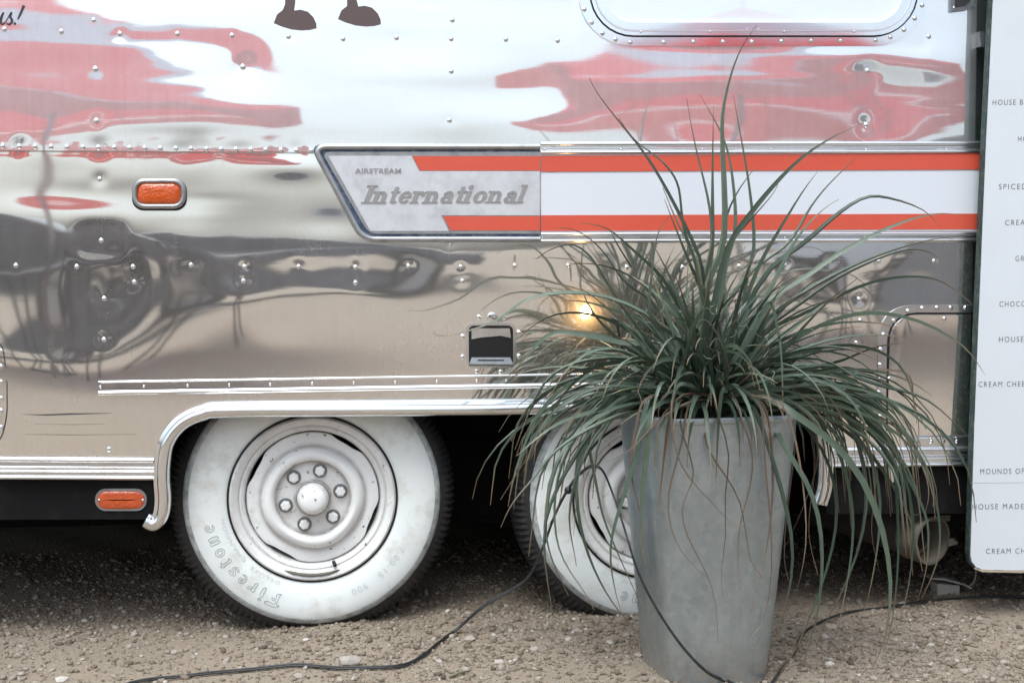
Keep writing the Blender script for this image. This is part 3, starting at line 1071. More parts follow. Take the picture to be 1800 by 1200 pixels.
# ---- compartment door on the right
cdoor = empty('compartment_door', W(1640, 790), trailer)
o_ = corner_path([(1712, 536), (1545, 536), (1541, 790), (1545, 800)], 66, 9)
i_ = corner_path([(1712, 549), (1560, 549), (1556, 790), (1560, 800)], 56, 9)
k = len(o_)
vs = [W(x, y, .004) for x, y in o_] + [W(x, y, .004) for x, y in i_]
vs += [v + Vector((0, .004, 0)) for v in vs]
fs = []
for j in range(k - 1):
    fs += [(j, j + 1, k + j + 1, k + j), (2 * k + j, 2 * k + j + 1, j + 1, j), (k + j, k + j + 1, 3 * k + j + 1, 3 * k + j)]
MB().add(vs, [f[::-1] for f in fs]).build('riveted_frame', 'chrome_worn', cdoor)
g_ = corner_path([(1712, 550.5), (1561.5, 550.5), (1557.5, 757)], 54, 9)
MB().sweep([(-.003, 0), (-.003, .003), (.003, .003), (.003, 0)], [W(x, y, .0) for x, y in g_]).build('gap_seal', 'gasket', cdoor)
d_ = corner_path([(1706, 555), (1566, 555), (1561, 700), (1562, 757), (1610, 765), (1706, 763)], 48, 8)
MB().prism([W(x, y, .0045) for x, y in d_], .0045).build('door_panel', 'skin_lower', cdoor)
MB().sweep([(-.004, 0), (-.004, .003), (0, .008), (.004, .003), (.004, 0)], [W(x, y, .0) for x, y in ((1596, 768), (1650, 767), (1706, 766))]).build('hinge_bar', 'chrome', cdoor)
MB().prism([W(x, y, .003) for x, y in rounded(1590, 769, 1706, 784, 3)], .003).build('hinge_plate', 'chrome_worn', cdoor)
for x, y in ((1596, 547), (1621, 542), (1647, 541), (1671, 541), (1697, 541), (1571, 564), (1553, 588), (1548, 614), (1547, 641), (1545, 667), (1545, 690), (1545, 712), (1547, 732), (1550, 757)):
    put(RIVET, 'rivet', cdoor, W(x, y, .004), 1.0)
for x, y in ((1660, 560), (1563, 665), (1609, 776), (1637, 775.5), (1658, 775), (1682, 775)):
    put(RIVET, 'rivet', cdoor, W(x, y, .0045 if y < 700 else .003), .9)

# ---- right end: door jamb strip, hinge and catch beyond the sheet
MB().prism([W(x, y, -.012) for x, y in ((1704, -500), (1760, -500), (1745, 250), (1735, 800), (1700, 800))], .01).build('door_jamb', 'steel_dark', trailer)
MB().prism([W(x, y, -.006) for x, y in ((1735, -500), (2250, -500), (2250, 790), (1730, 800))], .01).build('entry_door', 'skin_shell', trailer)
ct = empty('door_catch', W(1690, 20), trailer)
MB().prism([W(x, y, .012) for x, y in ((1672, -40), (1713, -40), (1713, 10), (1700, 18), (1672, 21))], .012).build('bracket', 'steel_dark', ct)
MB().prism([W(x, y, .017) for x, y in ((1680, -40), (1706, -40), (1706, 2), (1698, 9), (1681, 12))], .006).build('catch_plate', 'black_rubber', ct)
put(SCREW, 'screw', ct, W(1677, 14, .012))

# ---- marks on the sheet
def ribbon_px(strokes, off, name, mat, parent, mode=W, th=.0006):
    mb = MB()
    for pts in strokes:
        q = [Vector((p[0], p[1])) for p in pts]
        wd_ = [p[2] for p in pts]
        L_, R_ = [], []
        for i in range(len(q)):
            t = (q[min(i + 1, len(q) - 1)] - q[max(i - 1, 0)]).normalized()
            n_ = Vector((-t.y, t.x))
            a, b = q[i] + n_ * wd_[i] / 2, q[i] - n_ * wd_[i] / 2
            L_.append(mode(a.x, a.y, off)); R_.append(mode(b.x, b.y, off))
        for i in range(len(q) - 1):
            mb.prism([L_[i], L_[i + 1], R_[i + 1], R_[i]], th)
    return mb.build(name, mat, parent)
def sm(pts, per=6):
    return [tuple(p) for p in catmull([Vector(p) for p in pts], per)]
ribbon_px([[(40, 728, .3), (80, 729, 2.6), (120, 727.5, 3.2), (170, 726.5, 1.6), (197, 726, .4)],
           [(45, 763, .3), (120, 764, 1.0), (240, 763, .3)], [(60, 745, .2), (130, 746, .7), (185, 745, .2)]], .0008, 'scrape_mark', 'scrape', trailer, mode=WR, th=.0003)
# brown shoe-shaped vinyl shapes
for dx, dy, leg in ((0, 0, ((503, -60), (520, -60), (519, 6))), (113, -7, ((493.5, -60), (508, -60), (513, 4)))):
    base = [(481, 41), (487, 26), (497, 18)] + ([(501, 8)] if dx == 0 else [(497, 8)]) + list(leg[:1]) + list(leg[1:2]) + [leg[2], (517, 19), (528, 17.5), (541, 21), (551, 31), (556, 42), (556.5, 50)]
    bot_ = [(545, 53), (530, 54), (512, 52), (495, 47)]
    pts = [(x + dx, y + dy) for x, y in base + bot_]
    o = MB().prism([W(x, y, .0036) for x, y in pts], .0008).build('shoe_decal', 'vinyl_brown', trailer)
    tl(o, 'brown vinyl shoe-and-leg shape on the upper sheet')
# brush-script letters at the top left
ribbon_px([sm([(-12, 22, 1.5), (-14, 38, 4), (-8, 42, 3), (2, 30, 2), (6, 22, 2.5)]), sm([(6, 22, 3), (1, 36, 4.5), (3, 43, 3.5), (9, 40, 2)]),
           sm([(9, 40, 1.5), (16, 28, 2), (20, 22, 2.5), (18, 30, 4), (21, 37, 4.5), (17, 43, 3.5), (11, 42, 2.5)]),
           sm([(42, 10, 5), (36, 24, 4), (31, 35, 2)]), [(27, 40, 3.5), (26, 41.5, 4.5), (25, 44, 3)]], .0035, 'script_lettering', 'vinyl_dark', trailer)

# ---- wheels
def make_wheel(px, py, rot, Yf=.075):
    """Yf: depth of the whitewall's outermost bulge"""
    c = P(px, py, Yf)
    c = Vector((c.x, Yf, c.z))
    wheel = empty('wheel', (c.x, Yf + .08, c.z - .37), trailer)
    K = 1 / 683.
    RT = 258 * K
    # tyre: tread with shoulder lugs (black)
    NS = 256
    def settle(r, y, a):
        s_ = -math.sin(a)
        if s_ > .5:
            lim = (c.z + .012) / s_
            b = math.exp(-((a - 1.5 * math.pi) / .5) ** 2) * max(0, min(1, (r - .24) / .08))
            y = y - .007 * b if y < .1 else y
            r = r if r < lim - .02 else lim - .02 + (r - lim + .02) * .35
        return (r, y)
    def lug(i, r, y, a):
        return settle(*lug0(i, r, y, a), a)
    def lug0(i, r, y, a):
        k = int(round(a / (2 * math.pi) * NS))
        low_ = (k % 2) < 1
        if i in (1, 2): return (r - (.0075 if low_ else 0), y)
        if i in (3, 4, 5, 6): return (r - (.009 if low_ else 0), y)
        return (r, y)
    prof = [(226 * K, .022), (236 * K, .026), (247 * K, .038), (254 * K, .054), (RT, .072), (RT, .165), (254 * K, .182), (236 * K, .212), (190 * K, .225), (150 * K, .205)]
    MB().lathe(prof, c, NS, lug).build('tyre', 'black_rubber', wheel, auto=28)
    pw = [(147 * K, .020), (149 * K, .010), (158 * K, .004), (175 * K, .0), (198 * K, .001), (213 * K, .006), (216 * K, .008), (218 * K, .0095), (223 * K, .013), (228 * K, .021), (229 * K, .030)]
    MB().lathe(pw, c, 128, lambda i, r, y, a: settle(r, y, a), slots=[0, 0, 0, 0, 0, 0, 0, 1, 1, 1]).build('whitewall', ['whitewall', 'whitewall_shoulder'], wheel, True)
    # dark gap between tyre bead and rim
    MB().lathe([(144 * K, .010), (146 * K, .006), (150.5 * K, .0055), (152 * K, .010)], c, 96).build('bead_line', 'gasket', wheel, True)
    # rim: flange, bead seat and barrel
    pr = [(148 * K, .012), (147 * K, .002), (144 * K, -.001), (140 * K, .001), (134 * K, .010), (130 * K, .018), (127 * K, .016), (123 * K, .020), (119.5 * K, .032), (117 * K, .060), (116 * K, .12)]
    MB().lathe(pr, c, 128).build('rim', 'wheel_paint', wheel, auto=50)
    # pressed disc: rounded-square edge leaving four slots
    slots_ = [R(58 + rot), R(152 + rot), R(240 + rot), R(-22 + rot)]
    def disc(i, r, y, a):
        dip = 0
        for s_ in slots_:
            d = (a - s_ + math.pi) % (2 * math.pi) - math.pi
            dip += math.exp(-(d / .24) ** 4)
        if i <= 2: r = r - dip * 6.5 * K
        wob = .5 + .5 * math.cos(4 * (a - slots_[0]))
        if i in (5, 6, 7): r = r - wob * 5 * K * (1 if i < 7 else .6)
        return (r, y)
    pd = [(118 * K, .038), (117.5 * K, .030), (112 * K, .027), (104 * K, .027), (97 * K, .027), (93 * K, .025), (89 * K, .010), (82 * K, .0025), (74 * K, .002), (69 * K, .010), (66 * K, .024), (63 * K, .028), (56 * K, .028), (34 * K, .027), (33 * K, .026), (32 * K, .022), (30 * K, .022)]
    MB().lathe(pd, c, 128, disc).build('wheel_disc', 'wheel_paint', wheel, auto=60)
    # bearing cap
    pc = [(31 * K, .026), (31 * K, .018), (30 * K, .016), (29 * K, .022), (28 * K, .005), (27 * K, -.004), (25 * K, -.010), (24 * K, -.022), (22 * K, -.028), (14 * K, -.033), (5 * K, -.034), (.0005, -.034)]
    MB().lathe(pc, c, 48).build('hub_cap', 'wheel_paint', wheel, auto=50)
    # nuts
    for k in range(6):
        a = R(rot + 12 + 60 * k + (3 if k % 2 else 0))
        q = c + Vector((50 * K * math.cos(a), .027, 50 * K * math.sin(a)))
        mb = MB()
        mb.lathe([(13 * K, 0), (13 * K, -.0015)], q, 16, close=True)
        mb.slot = 1
        vs = []
        hexr = 9.2 * K
        for y_, r_ in ((-.002, hexr), (-.013, hexr), (-.016, hexr * .72)):
            for j in range(6):
                b = R(60 * j + 17 * k)
                vs.append(q + Vector((r_ * math.cos(b), y_, r_ * math.sin(b))))
        mb.add(vs, [(i * 6 + j, i * 6 + (j + 1) % 6, (i + 1) * 6 + (j + 1) % 6, (i + 1) * 6 + j) for i in range(2) for j in range(6)] + [(12, 13, 14, 15, 16, 17)])
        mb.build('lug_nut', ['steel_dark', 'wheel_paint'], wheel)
    a = R(-73 + rot)
    q = c + Vector((123 * K * math.cos(a), .018, 123 * K * math.sin(a)))
    MB().tube([q, q + Vector((.003, -.030, -.001))], [.0055, .0045], 10).build('valve', 'gasket', wheel, True)
    # balance weight / bare patch at the bottom of the rim
    pts = []
    for k in range(13):
        a = R(-112 + rot + 42 * k / 12)
        pts.append(c + Vector((137 * K * math.cos(a), .0035, 137 * K * math.sin(a))))
    MB().tube(pts, [.001] + [.006, .0085, .0078, .0092, .0088, .0095, .0082, .0091, .0086, .0074, .0055] + [.001], 8, flat=.45).build('bare_patch', 'plastic_pipe', wheel, True)
    # lettering pressed into the sidewall
    def arc(x, y, a0, rad, sgn=-1):
        """x along the arc (px), y outward (px)"""
        a = R(a0 + rot) + sgn * x / rad
        rr = rad + y
        yy = float(np.interp(rr * K, [p_[0] for p_ in pw], [p_[1] for p_ in pw]))
        r2, yy = settle(rr * K, yy, a % (2 * math.pi))
        return c + Vector((r2 * math.cos(a), yy - .0006, r2 * math.sin(a)))
    G_ = {'F': [[(.1, 0), (.4, .12), (.36, .44), (.62, .40), (.62, .54), (.36, .57), (.36, .80), (.85, .76), (1.0, .98), (.30, 1.0), (0, .82), (.2, .78), (.18, .2)]],
          'i': [[(.1, 0), (.3, .08), (.3, .62), (.12, .68), (.06, .56), (.1, .5)], [(.1, .86), (.22, .78), (.3, .92), (.2, 1.0)]],
          'r': [[(.1, 0), (.3, .06), (.3, .48), (.55, .66), (.62, .5), (.5, .46), (.36, .40), (.30, .62), (.10, .68), (.04, .56), (.1, .5)]],
          'e': [[(.5, .12), (.3, 0), (.08, .14), (.06, .5), (.3, .68), (.52, .52), (.48, .36), (.2, .30), (.24, .14)], [(.2, .40), (.36, .46), (.32, .56), (.2, .52)]],
          's': [[(.02, .1), (.3, 0), (.52, .18), (.46, .32), (.2, .46), (.22, .54), (.50, .50), (.52, .62), (.26, .70), (.04, .54), (.06, .38), (.34, .24), (.3, .14), (.05, .2)]],
          't': [[(.1, .06), (.26, 0), (.42, .1), (.28, .14), (.28, .62), (.44, .64), (.44, .72), (.28, .72), (.26, .9), (.12, .8), (.12, .70), (.04, .64), (.12, .6)]],
          'o': [[(.3, 0), (.06, .16), (.06, .5), (.3, .70), (.56, .52), (.56, .16)], [(.3, .14), (.2, .22), (.2, .46), (.3, .56), (.42, .46), (.42, .22)]],
          'n': [[(.06, 0), (.24, .04), (.24, .50), (.38, .56), (.38, .0), (.58, .06), (.58, .54), (.46, .70), (.26, .60), (.12, .70), (.02, .58), (.06, .52)]]}
    mb = MB()
    x = 0.
    hgt = 25.
    for chh in 'Firestone':
        for loop in G_[chh]:
            pp = catmull([Vector((p_[0], p_[1])) for p_ in loop], 3, True)
            q = [arc(x + p_.x * hgt, p_.y * hgt - 11, 252, 190) for p_ in pp]
            mb.tube(q + [q[0]], .0008, 5, cap=False)
        x += {'F': 31, 'i': 18, 'r': 24, 's': 22, 't': 20, 'o': 24, 'n': 25}.get(chh, 22) * .98
    mb.build('lettering', 'wall_ink', wheel)
    for body, a0, rad, h_, wd_ in (('DELUXE  CHAMPION', 248, 162, 7, 160), ('7.00-15', -30, 184, 11, 66), ('900', -59, 184, 11, 30)):
        vs, fs = text_geo(body, 0, 1.25)
        mn, mx = min(v.x for v in vs), max(v.x for v in vs)
        q = [arc((v.x - mn) / (mx - mn) * wd_, v.y * h_ / .7 - h_ / 2, a0, rad) + Vector((0, -.0006, 0)) for v in vs]
        MB().add(q, fs).build('lettering', 'wall_relief', wheel)
    return wheel
w1 = make_wheel(550, 877, 0)
w2 = make_wheel(1150, 876, 58)

# ---- waste pipe under the right-hand end
wp = empty('waste_pipe', P(1636, 1000, .10), trailer)
c0 = P(1640, 950, .06)
ax_ = Vector((-.42, .9, .06)).normalized()
def tube_ring(ro, ri, a, b, name, mat):
    u = ax_.cross(Vector((0, 0, 1))).normalized(); v_ = u.cross(ax_)
    n = 40
    vs = []
    for r_, d_ in ((ro, b), (ro, a), (ri, a), (ri, b)):
        for k in range(n):
            t = 2 * math.pi * k / n
            vs.append(c0 + ax_ * d_ + u * (r_ * math.cos(t)) + v_ * (r_ * math.sin(t)))
    fs = [(i * n + k, i * n + (k + 1) % n, ((i + 1) % 4) * n + (k + 1) % n, ((i + 1) % 4) * n + k) for i in range(4) for k in range(n)]
    return MB().add(vs, fs).build(name, mat, wp, auto=40)
tube_ring(.068, .061, 0, .075, 'flange', 'plastic_pipe')
tube_ring(.060, .050, .06, .50, 'pipe', 'pipe_shaded')
tube_ring(.050, .040, .05, .10, 'inner_ring', 'steel_dark')
MB().lathe([(.045, 0), (.001, 0)], c0 + ax_ * .30, 24).build('plug', 'plastic_pipe', wp)
for dx, dz in ((.066, -.012), (-.062, .002)):
    q = c0 + Vector((dx, .02, dz))
    s_ = 1 if dx > 0 else -1
    MB().prism([q + Vector((s_ * a, 0, b)) for a, b in ((-.012, -.010), (.004, -.006), (.014, -.004), (.016, .004), (.008, .004), (.004, .012), (-.012, .012))], .02).build('bayonet_lug', 'plastic_pipe', wp)
q = c0 + Vector((0, .015, .055))
MB().box((q.x - .055, q.y, q.z - .004), (q.x + .055, q.y + .03, q.z + .012)).build('hanger', 'plastic_pipe', wp)
MB().box((q.x - .05, q.y + .004, q.z + .012), (q.x - .035, q.y + .026, q.z + .17)).build('strap', 'steel_dark', wp)

# ================================================================== GRAVEL
def ico():
    t = (1 + 5 ** .5) / 2
    v = np.array([(-1, t, 0), (1, t, 0), (-1, -t, 0), (1, -t, 0), (0, -1, t), (0, 1, t), (0, -1, -t), (0, 1, -t), (t, 0, -1), (t, 0, 1), (-t, 0, -1), (-t, 0, 1)], float)
    v /= np.linalg.norm(v[0])
    f = np.array([(0, 11, 5), (0, 5, 1), (0, 1, 7), (0, 7, 10), (0, 10, 11), (1, 5, 9), (5, 11, 4), (11, 10, 2), (10, 7, 6), (7, 1, 8), (3, 9, 4), (3, 4, 2), (3, 2, 6), (3, 6, 8), (3, 8, 9), (4, 9, 5), (2, 4, 11), (6, 2, 10), (8, 6, 7), (9, 8, 1)])
    return v, f
IV, IF = ico()
def stone_field(n):
    x = rng.uniform(-1.15, 2.55, n); y = rng.uniform(-.75, 1.15, n)
    # thinner further under the trailer, and worn thin along a drift in front
    dens = np.where(y > .55, .45, 1.) * (.25 + .75 * (np.sin(2.2 * x + 5 * y + .6) + np.sin(5.1 * x - 3 * y) * .6 + rng.normal(0, .8, n) > -.45))
    keep = rng.random(n) < dens
    x, y = x[keep], y[keep]
    n = len(x)
    s = np.clip(rng.lognormal(math.log(.0021), .64, n), .0010, .0095)
    base = IV[None] * (1 + rng.normal(0, .17, (n, 12, 1)))
    sc = np.stack([s * rng.uniform(.8, 1.45, n), s * rng.uniform(.8, 1.45, n), s * rng.uniform(.5, .95, n)], -1)
    v = base * sc[:, None, :]
    a = rng.uniform(0, 6.283, n)
    ca, sa = np.cos(a)[:, None], np.sin(a)[:, None]
    tl_ = rng.normal(0, .3, n)[:, None]
    vx = v[..., 0] * ca - v[..., 1] * sa
    vy = v[..., 0] * sa + v[..., 1] * ca
    vz = v[..., 2] + vx * tl_ * .5
    z = gh(x, y)
    co = np.stack([vx + x[:, None], vy + y[:, None], vz + (z + s * .30)[:, None]], -1).reshape(-1, 3).astype(np.float32)
    fi = (IF[None] + (np.arange(n) * 12)[:, None, None]).reshape(-1).astype(np.int32)
    me = bpy.data.meshes.new('loose_gravel')
    me.vertices.add(len(co)); me.vertices.foreach_set('co', co.ravel())
    me.loops.add(len(fi)); me.loops.foreach_set('vertex_index', fi)
    me.polygons.add(len(fi) // 3)
    me.polygons.foreach_set('loop_start', np.arange(0, len(fi), 3, dtype=np.int32))
    at = me.attributes.new('tone', 'FLOAT', 'POINT')
    at.data.foreach_set('value', np.repeat(np.clip(rng.beta(2.2, 2.2, n), 0, 1), 12).astype(np.float32))
    me.materials.append(MAT['pebbles'])
    me.update(calc_edges=True)
    o = bpy.data.objects.new('loose_gravel', me)
    COL.objects.link(o)
    o.parent = ground
    o['kind'] = 'stuff'
    ORG[o.name] = Vector((0, 0, 0))
stone_field(95000)
PEB = []
for k in range(8):
    v = IV * (1 + rng.normal(0, .16, (12, 1))) * np.array([rng.uniform(.9, 1.5), rng.uniform(.8, 1.2), rng.uniform(.5, .85)])
    mb = MB(); mb.add([tuple(p) for p in v], [tuple(int(i) for i in f) for f in IF])
    PEB.append(share(mb, 'pebble', 'pebble_single'))
    for p_ in PEB[-1].polygons: p_.use_smooth = False
for k in range(190):
    x, y = rng.uniform(-1.0, 2.4), rng.uniform(-.62, .42)
    if abs(x - .0) < .25 and y > -.01: continue
    s = float(np.clip(rng.lognormal(math.log(.0072), .36), .005, .016))
    o = bpy.data.objects.new('pebble', PEB[k % 8])
    COL.objects.link(o)
    o.scale = (s, s, s)
    o.rotation_euler = (rng.normal(0, .3), rng.normal(0, .3), rng.uniform(0, 6.28))
    reg(o, ground, (x, y, float(gh(x, y)) + s * .25))
# one larger stone by the cord
def rock(px, py, w_, h_, label):
    p = G(px, py)
    mb = MB()
    import bmesh
    bm = bmesh.new()
    bmesh.ops.create_icosphere(bm, subdivisions=3, radius=1)
    rr = random.Random(3)
    dirs = [Vector((rr.gauss(0, 1), rr.gauss(0, 1), rr.gauss(0, 1))).normalized() for _ in range(14)]
    vs = []
    for v in bm.verts:
        c = v.co.copy()
        for d in dirs:
            e = c.dot(d) - .80
            if e > 0: c -= d * e * .9
        vs.append((p.x + c.x * w_, p.y + c.y * w_ * .7, float(gh(p.x, p.y)) + h_ * (.55 + c.z)))
    fs = [tuple(v.index for v in f.verts) for f in bm.faces]
    bm.free()
    return tag(mb.add(vs, fs).build('stone', 'stone_pale', None, auto=25), label, 'stone')
rock(615, 1168, .030, .019, 'pale loose stone lying against the black cord before the front tyre')

# ================================================================== PLANTER
def planter():
    PC = G(1243, 1206)
    hb, ht = .127, .183
    cy = PC.y + hb
    # height from the rim's pixel line
    rimp = P(1243, 737, cy - ht)
    H = rimp.z
    cx = P(1239, 900, cy).x
    root = empty('planter', (cx, cy, 0))
    def sec(hw, z, n=96, e=4.6):
        o = []
        for k in range(n):
            a = 2 * math.pi * k / n + R(4)
            ca, sa = math.cos(a - R(4)), math.sin(a - R(4))
            r_ = (abs(ca) ** e + abs(sa) ** e) ** (-1 / e)
            x_, y_ = hw * r_ * ca, hw * r_ * sa
            c_, s_ = math.cos(R(5)), math.sin(R(5))
            o.append((cx + x_ * c_ - y_ * s_, cy + x_ * s_ + y_ * c_, z))
        return o
    def loft(secs, cap=False):
        k = len(secs[0])
        vs = [p for s in secs for p in s]
        fs = [(i * k + j, i * k + (j + 1) % k, (i + 1) * k + (j + 1) % k, (i + 1) * k + j) for i in range(len(secs) - 1) for j in range(k)]
        if cap: fs.append(tuple((len(secs) - 1) * k + j for j in range(k)))
        return MB().add(vs, fs)
    body = []
    for i in range(14):
        t = i / 13
        body.append(sec(hb + (ht - hb) * t ** .92, .0 + H * t))
    body += [sec(ht - .006, H - .002), sec(ht - .012, H - .10)]
    loft(body).build('body', 'galvanised', root, auto=60)
    loft([sec(ht + .0005, H - .012), sec(ht + .004, H - .010), sec(ht + .0055, H - .003), sec(ht + .004, H + .003), sec(ht - .002, H + .004), sec(ht - .006, H - .004)]).build('rolled_rim', 'galvanised', root, auto=60)
    loft([sec(ht - .010, H - .045), sec(.05, H - .030)], True).build('soil', 'soil', root)
    tag(root, 'tall tapered galvanised metal planter in front of the rear wheel', 'planter')
    return cx, cy, H, ht
PX, PY, PH, PHT = planter()

# ================================================================== PLANT
plant = empty('red_yucca', (PX, PY, PH - .04))
tag(plant, 'spiky arching grey-green plant growing in the metal planter', 'plant')
LEAFN = [0]
MASS = None
def leaf_mesh(path, w0, dry=False, fold=.55, twist=0.0, blunt=False):
    path = [Vector(p) for p in path]
    m = len(path)
    vs, fs, along = [], [], []
    acc = [0.]
    for i in range(1, m): acc.append(acc[-1] + (path[i] - path[i - 1]).length)
    L = acc[-1] or 1
    side = None
    for i in range(m):
        t = (path[min(i + 1, m - 1)] - path[max(i - 1, 0)]).normalized()
        if side is None:
            side = t.cross(Vector((0, 0, 1)))
            if side.length < .2: side = Vector((1, 0, 0)) * random.choice((1, -1)) + Vector((0, .4, 0))
            side = (side - t * side.dot(t)).normalized()
            side = (Matrix.Rotation(random.uniform(-.9, .9), 3, t) @ side)
        side = (side - t * side.dot(t)).normalized()
        side = Matrix.Rotation(twist / m, 3, t) @ side
        up = side.cross(t)
        s = acc[i] / L
        wd_ = w0 * (1 - .30 * s) * (1 - max(0, (s - .55) / .45) ** (2.4 if blunt else 1.35) * (.75 if blunt else .95))
        if s < .08: wd_ *= .75 + .25 * s / .08
        th = wd_ * .16 + .0008
        p = path[i]
        k = wd_ * .5 * fold
        vs += [p + side * wd_ * .5 + up * k * .9, p + up * (th * .6), p - side * wd_ * .5 + up * k * .9, p - up * (th * 1.2)]
        along += [s] * 4
    for i in range(m - 1):
        for j in range(4):
            j2 = (j + 1) % 4
            fs.append((i * 4 + j, i * 4 + j2, (i + 1) * 4 + j2, (i + 1) * 4 + j))
    fs += [(3, 2, 1, 0), tuple((m - 1) * 4 + j for j in range(4))]
    o3 = ORG[plant.name]
    if MASS is not None:
        b = len(MASS[0])
        MASS[0].extend(tuple(v - o3) for v in vs); MASS[1].extend(tuple(b + i for i in f) for f in fs); MASS[2].extend(along)
        return
    me = bpy.data.meshes.new('leaf')
    me.from_pydata([tuple(v - o3) for v in vs], [], fs)
    a = me.attributes.new('along', 'FLOAT', 'POINT')
    a.data.foreach_set('value', along)
    me.materials.append(MAT['leaf_dry' if dry else 'leaf_green'])
    me.polygons.foreach_set('use_smooth', [True] * len(me.polygons))
    me.set_sharp_from_angle(angle=R(50))
    o = bpy.data.objects.new('dry_leaf' if dry else 'leaf', me)
    COL.objects.link(o)
    reg(o, plant, o3)
    LEAFN[0] += 1

def traced(pts, y_tip, w0=.0125, dry=False, y0=None, base=True, twist=0., blunt=False, apex=None):
    """leaf traced from the photograph, given its own depth from crown to tip"""
    bx = 1240 + random.uniform(-55, 55)
    yb = PY + random.uniform(-.07, .07) if y0 is None else y0
    pts = list(pts)
    if base:
        sx, sy = pts[0]
        first = [(bx + (sx - 1240) * .06, 722)]
        if math.hypot(sx - 1240, sy - 700) > 150:
            first.append((bx * .45 + sx * .55, min(sy, 715) - (45 if sy > 690 else -8 - .2 * max(0, 690 - sy))))
        if 1095 < sx < 1392 and sy > 722:                       # over the rim first
            first = [first[0], (bx * .6 + sx * .4, 694), (bx * .15 + sx * .85, 700)]
        pts = first + pts
    n = len(pts)
    d = [0.]
    for i in range(1, n): d.append(d[-1] + math.hypot(pts[i][0] - pts[i - 1][0], pts[i][1] - pts[i - 1][1]))
    q = []
    for i, (x, y) in enumerate(pts):
        s = (d[i] / d[-1]) ** .8
        q.append(Vector((x, y, yb + (y_tip - yb) * s)))
    per = max(2, int(24 / n))
    def hw_(z): return .127 + (.183 - .127) * max(0, min(1, z / PH)) + .012
    crv = catmull(q, per)
    def hit(p): return p.z < PH + .012 and abs(p.x - PX) < hw_(p.z) and abs(p.y - PY) < hw_(p.z)
    path = [P(x, y, Y_) for x, y, Y_ in crv]
    nn = len(path)
    if any(hit(p) for p in path[int(nn * .22):]):           # hangs over the front of the pot
        fr = PY - .183 - .016 - .004 * (LEAFN[0] % 5)
        path = []
        for i, (x, y, Y_) in enumerate(crv):
            k = min(1., i / (nn * .30)); k = k * k * (3 - 2 * k)
            path.append(P(x, y, yb + (min(fr, y_tip) - yb) * k))
    for _ in range(2):
        path = [path[0]] + [path[i] * .5 + (path[i - 1] + path[i + 1]) * .25 for i in range(1, len(path) - 1)] + [path[-1]]
    leaf_mesh(path, w0 * (1.0 if dry else 1.24), dry, twist=twist, blunt=blunt)

